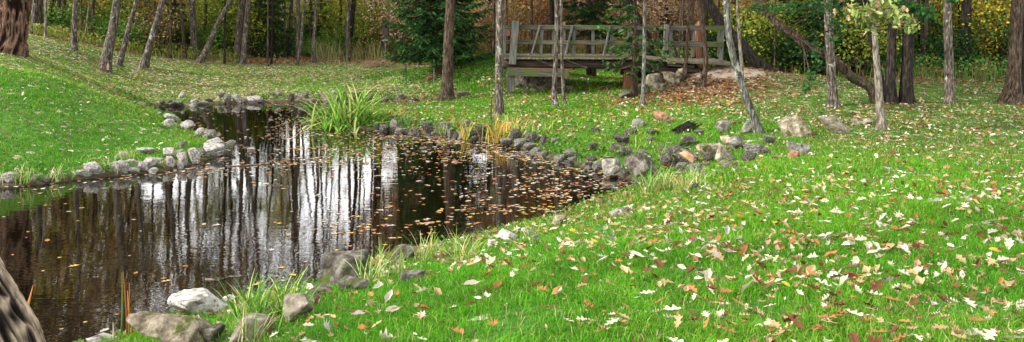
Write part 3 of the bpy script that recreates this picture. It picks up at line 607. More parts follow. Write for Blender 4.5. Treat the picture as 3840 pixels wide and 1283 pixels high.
big(2763, 562, 62, 48, 'G', 42, 'rounded grey stone right of the pointed yellowish one', sub=4)
big(2987, 589, 108, 52, 'G', 43, 'wide grey stone at the right end of the jumble', dp=.5)
big(2981, 595, 46, 30, 'R', 44, 'small reddish-brown stone against the wide grey one', sub=4)
big(2985, 512, 120, 76, 'T', 45, 'large domed tan boulder under the trees')
big(3142, 497, 114, 56, 'M', 46, 'large mossy boulder with a rusty side right of the domed one')
big(3240, 471, 72, 26, 'M', 47, 'low mossy stone beside the pale young oak', sub=4)
big(2340, 817, 112, 34, 'G', 48, 'flat speckled slab sunk in the near lawn', sink=.6)
big(1505, 984, 118, 58, 'D', 49, 'rounded grey boulder on the near bank behind tall grass')
big(1848, 932, 50, 34, 'L', 50, 'small pale stone at the near water edge', sub=4)
big(1900, 906, 82, 42, 'L', 51, 'pale grey angular stone at the near water edge')
big(1981, 882, 56, 26, 'L', 52, 'flat pale stone right of the angular one on the near edge', sub=4)
big(2100, 843, 62, 34, 'T', 53, 'weedy tan stone on the near bank, furthest to the right', sub=4)
big(2009, 907, 38, 22, 'G', 54, 'little grey stone in the grass of the near bank', sub=4)
big(1545, 1064, 104, 46, 'D', 55, 'brown boulder sunk in grass and leaves on the near bank')
big(1285, 1080, 200, 112, 'D', 56, 'big square-ended boulder standing over the near water')
big(1318, 1108, 128, 56, 'D', 57, 'dark block wedged under the square-ended boulder')
big(1195, 1132, 132, 60, 'D', 58, 'low brown stone between the square-ended boulder and the grass tufts')
big(1115, 1218, 155, 105, 'M', 59, 'rough stone leaning into the near lawn edge')
big(849, 1164, 78, 46, 'L', 60, 'small white-topped stone beside the large pale boulder')
big(730, 1202, 240, 92, 'L', 61, 'large smooth pale boulder lying on the bottom bank')
big(655, 1345, 400, 150, 'T', 62, 'huge mossy tan boulder at the bottom edge below the pale one', dp=.6, sink=.1)
big(1006, 1195, 54, 50, 'D', 63, 'dark little stone between the two green grass tufts', sub=4)
big(935, 1296, 195, 105, 'M', 64, 'dark mossy boulder under arching grass at the lawn corner')
big(375, 1305, 110, 40, 'L', 65, 'pale stone by the reeds at the bottom edge')
big(760, 1315, 150, 80, 'D', 67, 'dark stone wedged right of the huge mossy boulder')
b = put_stone(940, 571, 36, 18, 'L', 66, sink=.4); tag(b, 'small pale stone standing alone in the pond', 'stone')
# the split stone with its orange face
b = put_stone(2566, 622, 100, 62, 'D', 68, sub=5, tilt=.25, rot=-.1); b.name = 'split_stone'
tag(b, 'dark split stone with an orange-brown broken face', 'stone')
V, T = rock(901, 4, 20, .05); 
f = build('broken_face', V, [T], M['splitface'], smooth=True); f.parent = b; f.location = (.22, -.42, .38); f.scale = (.8, .62, .42); f.rotation_euler = (.3, .28, .05)
f['label'] = 'orange-brown broken face'
row([(1945, 330, 26, 22, 'M'), (1967, 314, 24, 28, 'R'), (1985, 303, 24, 20, 'M'), (2012, 314, 52, 22, 'T'), (2037, 314, 32, 28, 'T'), (2000, 334, 38, 24, 'M'), (2030, 342, 38, 20, 'M'), (1965, 350, 30, 16, 'G'), (2003, 350, 30, 18, 'G'), (2060, 332, 28, 20, 'M'), (2138, 342, 32, 20, 'M'), (2150, 354, 28, 12, 'M'), (2070, 350, 30, 14, 'M'), (1985, 322, 26, 18, 'M'), (2095, 345, 28, 16, 'M'), (1950, 306, 22, 20, 'M')],
    'in the rubble under the left bridge pier', 'rubble under the bridge pier')
for (u, v, w, h, t, lb) in ((2405, 362, 78, 50, 'D', 'dark mossy boulder at the foot of the thick leaning trunk'), (2350, 372, 62, 30, 'D', 'low dark rock left of the mossy boulder under the bridge'), (2452, 338, 76, 62, 'M', 'mossy block in shade under the right bridge end'), (2520, 325, 74, 50, 'T', 'pale tan block supporting the right bridge end'), (2560, 300, 56, 44, 'T', 'tan rock pushed into the slope under the deck end'), (2490, 345, 54, 30, 'M', 'low rock in leaves below the right bridge end')):
    big(u, v, w, h, t, int(R.integers(70, 90)), lb, sub=4)

# ------------------------------------------------------------------ trees
def limbs(mb, start, d, L, r, depth, rng, tips, nseg=5, up=.25):
    pts = [np.array(start, float)]; dd = np.array(d, float)
    k = 5 if depth > 1 else 3
    for i in range(k):
        dd = dd+rng.normal(0, .16, 3)+np.array([0, 0, up/k]); dd /= np.linalg.norm(dd); pts.append(pts[-1]+dd*L/k)
    rad = np.linspace(r, max(r*.35, .006), k+1); mb.tube(pts, rad, nseg if depth > 1 else 3, cap=False)
    if depth <= 1: tips.append(pts[-1]); tips.append(pts[-2])
    if depth > 0:
        for j in range(3 if depth > 1 else 3):
            t = rng.integers(1, k+1); nd = dd+rng.normal(0, .65, 3); nd /= np.linalg.norm(nd)
            limbs(mb, pts[t], nd, L*rng.uniform(.45, .7), max(rad[t]*.6, .006), depth-1, rng, tips, max(3, nseg-1), up)
def crown_leaves(tips, n, cols, size, spread, rng):
    tips = np.array(tips); k = rng.integers(0, len(tips), n); c = tips[k]+rng.normal(0, spread, (n, 3))
    pal = np.array(cols); cc = pal[rng.integers(0, len(pal), n)]*rng.uniform(.6, 1.3, (n, 1))
    m = MB(); m.add(*quads(c, size*rng.uniform(.6, 1.3, n), cc, rng=rng)); return m
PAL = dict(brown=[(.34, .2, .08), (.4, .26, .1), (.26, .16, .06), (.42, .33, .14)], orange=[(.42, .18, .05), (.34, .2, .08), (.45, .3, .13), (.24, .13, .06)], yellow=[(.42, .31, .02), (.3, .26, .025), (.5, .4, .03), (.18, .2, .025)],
           ygreen=[(.2, .28, .03), (.32, .35, .04), (.12, .22, .025), (.42, .4, .07)], green=[(.07, .17, .025), (.12, .25, .035), (.17, .3, .05)], dark=[(.012, .045, .012), (.02, .07, .016), (.04, .1, .02)], tan=[(.56, .42, .26), (.46, .3, .16), (.6, .48, .34), (.42, .22, .1)])
def wood_tree(seed, H, r, lean=.05, clear=.35, nl=12):
    rng = np.random.default_rng(seed); k = 9
    p = np.zeros((k, 3)); p[:, 2] = np.linspace(-.3, H, k); w = np.cumsum(rng.normal(0, .12, (k, 2)), 0)*np.linspace(0, 1, k)[:, None]
    p[:, :2] = w+lean*H*np.linspace(0, 1, k)[:, None]**1.3*rng.normal(0, 1, 2)
    pts = spline(p, 2); t = np.linspace(0, 1, len(pts)); rad = r*(1-.8*t)*(1+.6*np.exp(-t*H/.35)); rad[0] = r*1.5
    mb = MB(); mb.tube(pts, rad, 9, rough=.08, seed=seed); tips = []
    for i in range(nl):
        q = rng.uniform(clear, .98); c = pts[int(q*(len(pts)-1))]; a = rng.uniform(0, 6.28)
        limbs(mb, c, (np.cos(a), np.sin(a), rng.uniform(.3, 1.1)), H*.28*(1.15-q)*rng.uniform(.7, 1.3)+.4, r*.45*(1.1-q)+.01, 2, rng, tips)
    return mb, tips
protos = []
for i, (H, r, bk, pal, nlv) in enumerate(((13, .17, 'dark', 'brown', 2200), (15, .26, 'dark', 'orange', 3600), (11, .11, 'brown', 'yellow', 1200), (12, .13, 'grey', 'brown', 350), (14, .19, 'brown', 'tan', 4200), (9, .07, 'brown', 'ygreen', 1500), (13, .1, 'grey', 'tan', 120), (14, .22, 'dark', 'ygreen', 3200))):
    mb, tips = wood_tree(100+i, H, r, .04, .38, (11 if r > .1 else 8)-(4 if i in (3, 6) else 0))
    tm = mb.build('trunk', M['bark_'+bk], smooth=True, data_only=True)
    cm = crown_leaves(tips, nlv, PAL[pal], .15, .4, np.random.default_rng(i)).build('crown', M['leaf'], data_only=True)
    protos.append((tm, cm, bk, r))
zones = [(-9999, 620, 'behind the left meadow'), (620, 950, 'behind the trio of trunks'), (950, 1440, 'behind the tall grass'), (1440, 2420, 'beyond the footbridge'), (2420, 3100, 'beyond the leafy slope'), (3100, 9999, 'in the dark right-hand wood')]
bg = []
rg_ = np.random.default_rng(77)
def can_stand(x, y): return regions(np.array([x]), np.array([y]))['forest'][0] > .6
for i in range(900):
    y = 30+rg_.random()**.8*48; x = rg_.uniform(-.66, .66)*y; u = CU+F*x/y
    if not can_stand(x, y) or (3.5 < x < 12 and y < 33): continue
    if any((x-a)**2+(y-b)**2 < (1.15 if u > 3100 else 1.9) for a, b, *_ in bg): continue
    if 560 < u < 1420: t = int(rg_.choice([3, 6, 5], p=[.4, .48, .12]))
    elif u <= 560: t = int(rg_.choice([0, 1, 2, 3, 7, 5], p=[.08, .1, .3, .17, .2, .15]))
    elif u < 2750: t = int(rg_.choice([1, 4, 0, 3], p=[.3, .45, .15, .1]))
    else: t = int(rg_.choice([0, 1, 7, 2, 5], p=[.3, .2, .2, .15, .15]))
    if 940 < u < 1430 and len([1 for q in bg if 940 < q[2] < 1430]) >= 11: continue
    if 530 < u < 820 and len([1 for q in bg if 530 < q[2] < 820]) >= 5: continue
    if 820 <= u <= 940 and len([1 for q in bg if 820 <= q[2] <= 940]) >= 4: continue
    if len(bg) >= 165: break
    bg.append((x, y, u, t))
bg.sort(key=lambda q: q[2]); cnt = {}
thick = lambda r: 'thick' if r > .18 else 'slim' if r > .1 else 'thin'
for (x, y, u, t) in bg:
    tm, cm, bk, r = protos[t]; zn = next(z for z in zones if z[0] <= u < z[1])[2]
    kind = thick(r)+' '+bk; cnt[kind, zn] = cnt.get((kind, zn), 0)+1
    e = empty('woodland_tree', (x, y, float(gz(x, y))-.05), kind+'-barked tree '+zn+', '+ordw(cnt[kind, zn])+' such from left', 'tree', 'trees of the wood', rg_.uniform(0, 6.28))
    s = rg_.uniform(.8, 1.2); e.scale = (s, s, s*rg_.uniform(.9, 1.15))
    inst('trunk', tm, (0, 0, 0), parent=e); inst('crown', cm, (0, 0, 0), parent=e)

RC = dict(red=((.012, .005, .003), (.2, .125, .09)), ridge=((.008, .006, .005), (.34, .27, .2)))
# named trees: centre line in photo pixels (u, v, width), standing where its foot meets the ground
def hero(pts, bark, label, H=12, leaves=600, pal='brown', name='tree', foot=None, flare=.35, rough=.05, limb=True, seed=1, n=16, group=None, clear=4.6, dY=0, cat='tree', ridge=0, rf=5., m=6):
    rng = np.random.default_rng(seed); u0, v0, w0 = pts[0]
    b = hit(u0, v0) if foot is None else P(u0, v0, foot); Y = b[1]
    q = np.array([P(u, v, Y+dY*i/max(1, len(pts)-1)) for i, (u, v, w) in enumerate(pts)]); wr = np.array([w*Y/F/2 for *_, w in pts])
    q[0, 2] = b[2]-.02
    top = q[-1]; d = q[-1]-q[-2]; d /= np.linalg.norm(d); k = 8; up = []
    if H > top[2]:
        st = (H-top[2])/k; cur = top.copy()
        for i in range(k):
            d = d*.8+np.array([rng.normal(0, .06), rng.normal(0, .06), .35]); d /= np.linalg.norm(d); cur = cur+d*st/max(d[2], .4); up.append(cur.copy())
    allp = np.vstack([q]+([np.array(up)] if up else [])); rad = np.r_[wr, np.linspace(wr[-1], wr[-1]*.25, len(up)+1)[1:]] if up else wr
    sp = spline(allp, m); rr = np.interp(np.arange(len(sp))/m, np.arange(len(allp)), rad)
    dz = sp[:, 2]-sp[0, 2]; s_ = np.linalg.norm(sp-sp[0], axis=1); rr = rr*(1+flare*np.exp(-s_/(.9*wr[0]+.05)))
    below = sp[0]-(sp[1]-sp[0])/np.linalg.norm(sp[1]-sp[0])*.25; below[2] = sp[0][2]-.25; sp = np.vstack([below, sp]); rr = np.r_[rr[0]*1.1, rr]
    # more rings near the part in view
    mb = MB(); mb.tube(sp-b, rr, n, rough=rough, seed=seed, ridge=ridge, rf=rf, c=RC.get(bark) if ridge else None)
    e = empty(name, tuple(b), label, cat, group)
    tips = []
    lm = MB()
    if limb:
        hi = [i for i in range(len(sp)) if sp[i, 2] > clear]
        if hi:
            for j in range(max(6, int(len(hi)*.35))):
                i = hi[rng.integers(0, len(hi))]; a = rng.uniform(0, 6.28); f_ = 1-(sp[i, 2]-clear)/(H-clear+1e-6)
                limbs(mb, sp[i]-b, (np.cos(a), np.sin(a), rng.uniform(.3, 1)), (H*.13)*(f_+.35)+.3, max(rr[i]*.45, .012), 2, rng, tips)
    if ridge: mb.C.append(np.broadcast_to(np.array([.12, .09, .07]), (mb.n-sum(len(q) for q in mb.C), 3)))
    mb.build('trunk', M['furrowed'] if ridge else M['bark_'+bark], e, smooth=True)
    if tips and leaves: crown_leaves(tips, leaves, PAL[pal], .13, .3, rng).build('crown', M['leaf'], e)
    return e, sp, rr, b
H_ = hero
e, sp, rr, b = H_([(32, 192, 108), (38, 150, 96), (46, 90, 94), (54, 0, 100)], 'red', 'massive old tree with shaggy reddish bark at the top left', 15, 2500, 'brown', flare=.12, rough=.12, n=130, seed=2, ridge=.3, rf=6., m=18)
e, sp, rr, b = H_([(275, 188, 25), (279, 100, 19), (283, 0, 18)], 'grey', 'slim straight tree just right of the shaggy old tree', 11, 500, 'brown', seed=3)
e, sp, rr, b = H_([(392, 264, 44), (403, 200, 38), (424, 100, 33), (439, 0, 29)], 'grey', 'stout leaning tree with a torn red wound at its foot', 13, 900, 'brown', seed=4, flare=.25)
m = MB(); m.tube([(.15, -.13, .02), (.155, -.135, .15), (.17, -.12, .34)], [.055, .045, .01], 6, rough=.3); f = m.build('wound', M['splitwood'], e); f['label'] = 'torn reddish wood wound'
H_([(444, 246, 26), (462, 190, 20), (484, 100, 18), (512, 0, 15)], 'grey', 'curved slim tree between the two stout leaning ones', 11, 500, 'brown', seed=5)
H_([(538, 254, 34), (552, 205, 27), (580, 110, 24), (612, 0, 22)], 'grey', 'leaning tree, third of the group on the left meadow', 12, 700, 'brown', seed=6)
H_([(318, 158, 7), (325, 90, 6), (336, 0, 5)], 'pale', 'thin pale sapling at the wood edge left of the stout leaning tree', 6, 120, 'yellow', name='sapling', seed=7, n=8, limb=False)
H_([(543, 172, 11), (545, 90, 9), (543, 0, 9)], 'grey', 'thin straight tree in the brush behind the leaning tree', 9, 300, 'brown', seed=8, n=10)
H_([(748, 237, 26), (775, 185, 21), (812, 100, 18), (836, 50, 16), (868, 0, 14)], 'grey', 'strongly slanting tree alone at the meadow edge', 9, 500, 'orange', seed=9)
H_([(884, 228, 20), (893, 120, 18), (905, 0, 17)], 'grey', 'left trunk of the close trio at the meadow edge', 12, 400, 'brown', seed=10, n=12)
H_([(900, 238, 11), (906, 120, 9), (918, 0, 8)], 'brown', 'thin middle trunk of the close trio', 10, 250, 'brown', seed=11, n=10)
H_([(912, 242, 24), (920, 130, 20), (933, 0, 17)], 'grey', 'right trunk of the close trio at the meadow edge', 12, 400, 'brown', seed=12, n=12)
H_([(1113, 245, 13), (1128, 170, 11), (1135, 90, 9), (1142, 0, 9)], 'grey', 'slim tilted tree left of the straight one by the tall grass', 10, 250, 'brown', seed=13, n=10)
H_([(1175, 237, 19), (1178, 150, 14), (1184, 60, 13), (1187, 0, 12)], 'grey', 'straight slim tree with a flared foot by the tall grass', 12, 300, 'brown', seed=14, n=12, flare=.8)
H_([(1277, 200, 12), (1277, 100, 10), (1279, 0, 10)], 'dark', 'dark thin straight tree in the brush left of the nest box', 11, 250, 'tan', seed=15, n=10)
H_([(1675, 375, 52), (1678, 300, 42), (1682, 150, 38), (1690, 0, 36)], 'brown', 'thick straight tree in front of the big spruce', 15, 1400, 'brown', seed=16, flare=.4, n=24, rough=.05)
H_([(1873, 432, 36), (1870, 330, 30), (1872, 200, 28), (1877, 0, 28)], 'grey', 'straight mottled tree in front of the left bridge end', 14, 1200, 'brown', seed=17, flare=.25, n=20)
H_([(2082, 402, 24), (2078, 340, 18), (2085, 200, 16), (2088, 80, 15), (2086, 0, 15)], 'grey', 'slim tree before the bridge, left of a close pair', 11, 500, 'brown', seed=18, n=12)
H_([(2117, 392, 16), (2112, 330, 12), (2107, 200, 11), (2104, 0, 11)], 'grey', 'thinner tree before the bridge, right of a close pair', 10, 400, 'brown', seed=19, n=12)
H_([(2408, 397, 24), (2412, 350, 15), (2416, 200, 14), (2417, 0, 12)], 'lichen', 'slim pale green tree before the middle of the bridge', 10, 350, 'ygreen', seed=20, n=12)
H_([(2566, 300, 20), (2573, 220, 15), (2582, 110, 15), (2588, 0, 15)], 'brown', 'slim tree on the leafy slope at the bridge end', 11, 400, 'orange', seed=21, n=12)
H_([(2632, 328, 24), (2646, 250, 18), (2645, 180, 18), (2634, 90, 17), (2622, 0, 17)], 'brown', 'crooked slim tree on the leafy slope', 11, 400, 'orange', seed=22, n=12)
H_([(2848, 500, 36), (2815, 410, 31), (2785, 330, 28), (2752, 220, 26), (2733, 130, 24), (2725, 0, 24)], 'lichen', 'leaning pale lichened tree right of the leafy slope', 11, 500, 'ygreen', seed=23, n=16)
H_([(2786, 345, 14), (2782, 250, 13), (2773, 150, 12), (2766, 0, 11)], 'pale', 'thin tree behind the leaning lichened one', 9, 300, 'ygreen', seed=24, n=10)
H_([(2878, 282, 56), (2830, 225, 46), (2770, 160, 44), (2700, 80, 40), (2652, 0, 38)], 'dark', 'thick dark trunk slanting away behind the bridge end', 12, 1200, 'orange', seed=25, n=20, foot=28.9)
H_([(2462, 330, 48), (2445, 260, 46), (2425, 160, 44), (2395, 90, 42), (2350, 0, 38)], 'dark', 'thick dark trunk slanting behind the middle of the bridge', 12, 1000, 'tan', seed=26, n=18, foot=31.3)
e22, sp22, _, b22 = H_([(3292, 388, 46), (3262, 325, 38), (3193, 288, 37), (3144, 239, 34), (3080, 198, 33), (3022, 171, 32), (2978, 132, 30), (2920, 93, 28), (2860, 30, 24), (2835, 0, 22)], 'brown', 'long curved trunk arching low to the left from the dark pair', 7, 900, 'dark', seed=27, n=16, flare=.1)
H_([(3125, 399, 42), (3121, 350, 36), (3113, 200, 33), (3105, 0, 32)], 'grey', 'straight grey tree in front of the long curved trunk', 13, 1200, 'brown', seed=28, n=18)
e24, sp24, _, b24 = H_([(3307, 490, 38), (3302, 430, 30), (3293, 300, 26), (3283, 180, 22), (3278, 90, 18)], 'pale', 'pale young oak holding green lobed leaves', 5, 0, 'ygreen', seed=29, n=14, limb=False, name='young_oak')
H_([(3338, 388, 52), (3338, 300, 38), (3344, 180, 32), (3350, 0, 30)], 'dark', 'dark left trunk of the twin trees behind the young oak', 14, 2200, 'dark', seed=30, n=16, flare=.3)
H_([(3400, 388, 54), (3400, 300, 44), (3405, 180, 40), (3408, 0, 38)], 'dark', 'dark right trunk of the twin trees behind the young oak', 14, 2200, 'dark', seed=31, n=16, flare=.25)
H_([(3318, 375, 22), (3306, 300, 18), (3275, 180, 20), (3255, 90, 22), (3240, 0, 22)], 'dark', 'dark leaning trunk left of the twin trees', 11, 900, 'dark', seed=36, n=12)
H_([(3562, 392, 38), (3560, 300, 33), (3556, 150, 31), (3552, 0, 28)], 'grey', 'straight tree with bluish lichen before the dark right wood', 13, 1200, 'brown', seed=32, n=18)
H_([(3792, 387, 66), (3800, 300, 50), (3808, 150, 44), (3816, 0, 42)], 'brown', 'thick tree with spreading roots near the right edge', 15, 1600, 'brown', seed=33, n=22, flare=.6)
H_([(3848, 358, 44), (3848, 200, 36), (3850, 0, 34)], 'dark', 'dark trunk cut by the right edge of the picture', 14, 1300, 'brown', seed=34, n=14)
e, sp, rr, b = H_([(50, 1640, 300), (20, 1400, 270), (-12, 1283, 262), (-85, 1140, 250), (-160, 1010, 245), (-430, 500, 220), (-560, 0, 210)], 'ridge', 'mossy ridged trunk leaning out of the bottom left corner', 7, 80, 'brown', seed=35, n=220, flare=.2, rough=.06, foot=4.5, ridge=.2, rf=7., m=60, clear=6.2)

# trunks one can tell apart at the front of the wood: (u, w, lean in px, distance, bark)
FT = [(98, 12, 4, 38, 'dark'), (145, 26, 6, 41, 'dark'), (170, 10, 2, 37, 'pale'), (192, 22, 4, 42, 'dark'), (228, 38, 2, 44, 'dark'), (303, 8, 3, 40, 'brown'), (352, 12, -3, 43, 'dark'), (465, 14, 2, 46, 'brown'), (498, 10, 8, 45, 'dark'), (582, 12, -4, 42, 'dark'), (618, 16, 6, 45, 'grey'), (640, 10, 0, 41, 'dark'),
      (662, 12, -10, 44, 'dark'), (694, 14, -18, 42, 'dark'), (732, 30, -14, 43, 'grey'), (770, 12, 3, 46, 'dark'), (842, 9, 2, 41, 'dark'), (868, 18, -6, 46, 'dark'), (965, 10, 5, 45, 'dark'), (1004, 8, 1, 41, 'dark'), (1018, 8, 3, 42, 'dark'), (1040, 7, 5, 47, 'dark'), (1066, 8, 4, 45, 'brown'), (1086, 17, 8, 46, 'brown'), (1118, 18, 0, 44, 'grey'),
      (1162, 13, 6, 47, 'dark'), (1212, 12, -8, 48, 'brown'), (1240, 9, 2, 50, 'dark'), (1303, 22, 26, 46, 'dark'), (1388, 12, 4, 48, 'dark'), (1412, 9, -3, 50, 'brown'), (1850, 14, 3, 40, 'brown'), (1905, 9, -6, 44, 'dark'), (1990, 14, 4, 46, 'dark'), (2150, 10, 3, 45, 'dark'), (2330, 12, -5, 44, 'dark'), (2545, 9, 8, 36, 'dark'), (2560, 12, 2, 41, 'brown'), (2600, 10, 0, 37, 'dark'),
      (2690, 9, 6, 38, 'dark'), (2905, 8, 3, 36, 'dark'), (2960, 14, -5, 39, 'dark'), (3070, 14, 4, 36, 'dark'), (3180, 12, 5, 38, 'dark'), (3470, 18, 6, 35, 'brown'), (3500, 10, -2, 38, 'dark'), (3520, 14, 4, 40, 'dark'), (3445, 10, 3, 37, 'dark'), (3600, 9, -6, 36, 'dark'), (3640, 16, 3, 40, 'dark'), (3700, 20, -4, 42, 'dark'), (3745, 10, 8, 36, 'dark'), (3230, 10, -4, 36, 'dark')]
cf = {}
for i, (u, w_, ln, Y, bk) in enumerate(sorted(FT)):
    Y = Y*.9 if u < 1450 else Y*.93
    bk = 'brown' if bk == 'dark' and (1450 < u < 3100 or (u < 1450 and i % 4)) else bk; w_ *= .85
    zn = next(z for z in zones if z[0] <= u < z[1])[2]; Yb = Y; gv = VH+F*(HC-float(gz((u-CU)/F*Y, Y)))/Y; key = (bk, zn); cf[key] = cf.get(key, 0)+1
    H_([(u, gv, w_*1.15), (u+ln*.5, gv*.5, w_), (u+ln, -20, w_*.9)], bk, bk+'-barked tree at the front edge '+zn+', '+ordw(cf[key])+' such from left', 11+w_*.1, 160 if 530 < u < 1420 else 700, ['brown', 'tan', 'yellow', 'ygreen'][i % 4], name='woodland_tree', foot=Y, n=9, seed=400+i, flare=.3, group='trees of the wood', clear=6.5 if 530 < u < 1420 else 4.0)

# oak leaves on the young oak
rng = np.random.default_rng(5)
def leafcloud(parent, base, blobs, n, size, pal, shapes, name='crown', twig=True, bark='bark_brown', spn=None):
    mb = MB(); tw = MB()
    cs = []; 
    for (u, v, Y, ru, rv) in blobs:
        k = int(n*ru*rv/sum(b_[3]*b_[4] for b_ in blobs)); c = P(u, v, Y); q = rng.normal(0, .45, (k, 3))*np.array([ru, (ru+rv)/2, rv])*Y/F
        cs.append(c+q)
        if spn is not None:
            a_ = spn[np.argmin(np.linalg.norm(spn-c, axis=1))]; tw.tube([a_-base, (a_+c)/2-base+(0, 0, .05), c-base], [.02, .015, .012], 5)
        for j in range(max(3, k//12)):
            e_ = c+q[j]; tw.tube([c-base+(0, 0, -.05), (c+e_)/2-base+rng.normal(0, .04, 3), e_-base], [.012, .008, .004], 4, cap=False)
    c = np.vstack(cs)-base; pal = np.array(PAL[pal]); cols = pal[rng.integers(0, len(pal), len(c))]*rng.uniform(.7, 1.3, (len(c), 1))
    scatter_leaves(mb, shapes, c[:, 0], c[:, 1], c[:, 2], size*rng.uniform(.7, 1.3, len(c)), cols, .8)
    f_ = mb.build(name, M['leaf'], parent)
    tw.build('branch', M[bark], parent, smooth=True)
    return f_
PAL['oak'] = [(.2, .3, .06), (.3, .38, .1), (.14, .24, .05), (.4, .42, .18), (.42, .3, .16)]
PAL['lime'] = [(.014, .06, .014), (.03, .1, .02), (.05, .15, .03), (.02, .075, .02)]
leafcloud(e24, b24, [(3290, 40, 17, 95, 42), (3215, 55, 16.9, 50, 45), (3370, 70, 16.8, 55, 35), (3405, 100, 16.8, 32, 25), (3250, 95, 17, 40, 30), (3300, -30, 17, 100, 50), (3330, -120, 17.2, 90, 60)], 620, .15, 'oak', [oakleaf(11, .9, .5, 70+i) for i in range(4)], spn=sp24)
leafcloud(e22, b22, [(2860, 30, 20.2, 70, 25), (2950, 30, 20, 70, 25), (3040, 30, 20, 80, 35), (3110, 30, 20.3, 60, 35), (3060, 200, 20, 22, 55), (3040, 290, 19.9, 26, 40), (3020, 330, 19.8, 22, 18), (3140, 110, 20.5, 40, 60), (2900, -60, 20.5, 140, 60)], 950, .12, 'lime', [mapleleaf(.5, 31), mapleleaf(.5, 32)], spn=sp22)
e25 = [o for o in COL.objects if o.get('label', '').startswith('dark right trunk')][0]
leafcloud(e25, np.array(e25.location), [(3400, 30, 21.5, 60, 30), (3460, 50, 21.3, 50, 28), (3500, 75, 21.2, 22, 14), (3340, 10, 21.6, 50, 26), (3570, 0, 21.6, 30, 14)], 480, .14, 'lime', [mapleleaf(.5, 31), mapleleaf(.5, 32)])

# ------------------------------------------------------------------ spruces
def spruce(x, y, H, Rad, label, seed, low=.5, dens=1., col=((.010, .032, .010), (.018, .05, .014), (.035, .08, .02)), gap=0, tw=.035):
    rng = np.random.default_rng(seed); z0 = float(gz(x, y)); e = empty('spruce_tree', (x, y, z0), label, 'spruce')
    t = MB(); t.tube([(0, 0, -.2), (0, 0, H*.3), (.03, 0, H*.7), (0, 0, H)], [H*.017+.02, H*.013+.01, H*.007, .01], 9, rough=.08)
    A = []; B = []; W = []; C = []; z = low
    while z < H*.98:
        f = 1-(z-low*.3)/H; L0 = Rad*f**.8*(.85 if z < low+.25 else 1); nb = int(7*dens)+2; ph = rng.uniform(0, 6.28)
        for j in range(nb):
            if rng.random() < gap: continue
            a = ph+j/nb*6.28+rng.normal(0, .15); L = L0*rng.uniform(.7, 1.12); k = 7
            s = np.linspace(0, 1, k); dx = s*L; dzv = -.32*L*np.sin(s*2.0)*rng.uniform(.6, 1.2)+.12*L*s**3
            pts = np.c_[np.cos(a)*dx, np.sin(a)*dx, z+dzv]; t.tube(pts, np.linspace(.012+L*.008, .004, k), 4, cap=False)
            m = int(L/.055*dens)
            ss = rng.uniform(.12, 1, m); base = np.c_[np.interp(ss, s, pts[:, 0]), np.interp(ss, s, pts[:, 1]), np.interp(ss, s, pts[:, 2])]
            sd = rng.choice([-1, 1], m); ll = (.10+.34*L*.35*(1-ss)+.05)*rng.uniform(.6, 1.3, m); an = a+sd*rng.uniform(.5, 1.1, m)
            tip = base+np.c_[np.cos(an)*ll, np.sin(an)*ll, -ll*rng.uniform(.1, .75, m)]
            A.append(base); B.append(tip); W.append(rng.uniform(.7, 1.3, m)*tw); cc = np.array(col)[rng.integers(0, 3, m)]*rng.uniform(.7, 1.4, (m, 1))
            young = (ss > .8)[:, None]; C.append(np.where(young, cc*1.5, cc))
            # secondary shoots
            m2 = m*2; ii = rng.integers(0, m, m2); q = rng.uniform(.3, 1, m2)[:, None]; bb = base[ii]*(1-q)+tip[ii]*q; an2 = an[ii]+rng.choice([-1, 1], m2)*rng.uniform(.4, 1., m2); l2 = ll[ii]*rng.uniform(.25, .55, m2)
            A.append(bb); B.append(bb+np.c_[np.cos(an2)*l2, np.sin(an2)*l2, -l2*rng.uniform(0, .9, m2)]); W.append(rng.uniform(.7, 1.2, m2)*tw*.8); C.append(cc[ii]*rng.uniform(.7, 1.3, (m2, 1)))
        z += .26+.10*rng.random()
    A = np.vstack(A); B = np.vstack(B); W = np.concatenate(W)[:, None]; C = np.vstack(C); d = B-A; d /= np.linalg.norm(d, axis=1)[:, None]+1e-9
    n = len(A); mb = MB()
    for q in (0, 1):
        r0 = rng.normal(size=(n, 3)); r0[:, 2] = r0[:, 2]*.4+(q*1.2); s = np.cross(d, r0); s /= np.linalg.norm(s, axis=1)[:, None]+1e-9
        V = np.stack([A, A*.6+B*.4+s*W, B, A*.6+B*.4-s*W], 1).reshape(-1, 3)
        mb.add(V, np.arange(n)[:, None]*4+np.array([0, 1, 2, 3]), None, np.repeat(C, 4, 0))
    t.build('trunk', M['bark_brown'], e, smooth=True); mb.build('crown', M['needle'], e)
    return e
b = hit(1632, 292); spruce(b[0]+.1, b[1]+.3, 11.5, 2.1, 'big dark spruce between the nest box and the bridge', 1, low=.9, dens=1.5, col=((.014, .045, .012), (.026, .07, .018), (.045, .105, .025)))
b = P(2217, 310, 33.5); spruce(b[0], 33.5, 11, 1.9, 'dark spruce standing behind the middle of the bridge', 2, low=1.9, dens=1.1, gap=.1)
b = hit(2380, 368); spruce(b[0], b[1], 5.0, 1.4, 'scraggy young spruce growing in front of the bridge', 3, low=1.0, dens=.9, gap=.4, col=((.02, .06, .015), (.035, .09, .02), (.06, .13, .03)))
for (u, Y, H, Rr, sd, lb, gp) in ((1022, 40.5, 4.6, 1.3, 4, 'dark spruce behind the trio of trunks', 0), (962, 42, 6, 1.4, 5, 'taller dark spruce at the left of the one behind the trio', 0), (655, 40, 3.2, 1.0, 6, 'small bluish spruce in the brush behind the slanting tree', .1), (3085, 33.5, 7, 1.8, 7, 'shaded spruce behind the long curved trunk', .05), (2940, 38, 6, 1.6, 8, 'spruce behind the thick slanting trunk on the right', .1), (3200, 32, 4, 1.5, 9, 'low spruce left of the dark twin trunks', .15), (1190, 43, 3.5, 1.1, 10, 'small spruce in the yellow-green brush', .2)):
    spruce((u-CU)/F*Y, Y, H, Rr, lb, sd, low=.35, gap=gp)

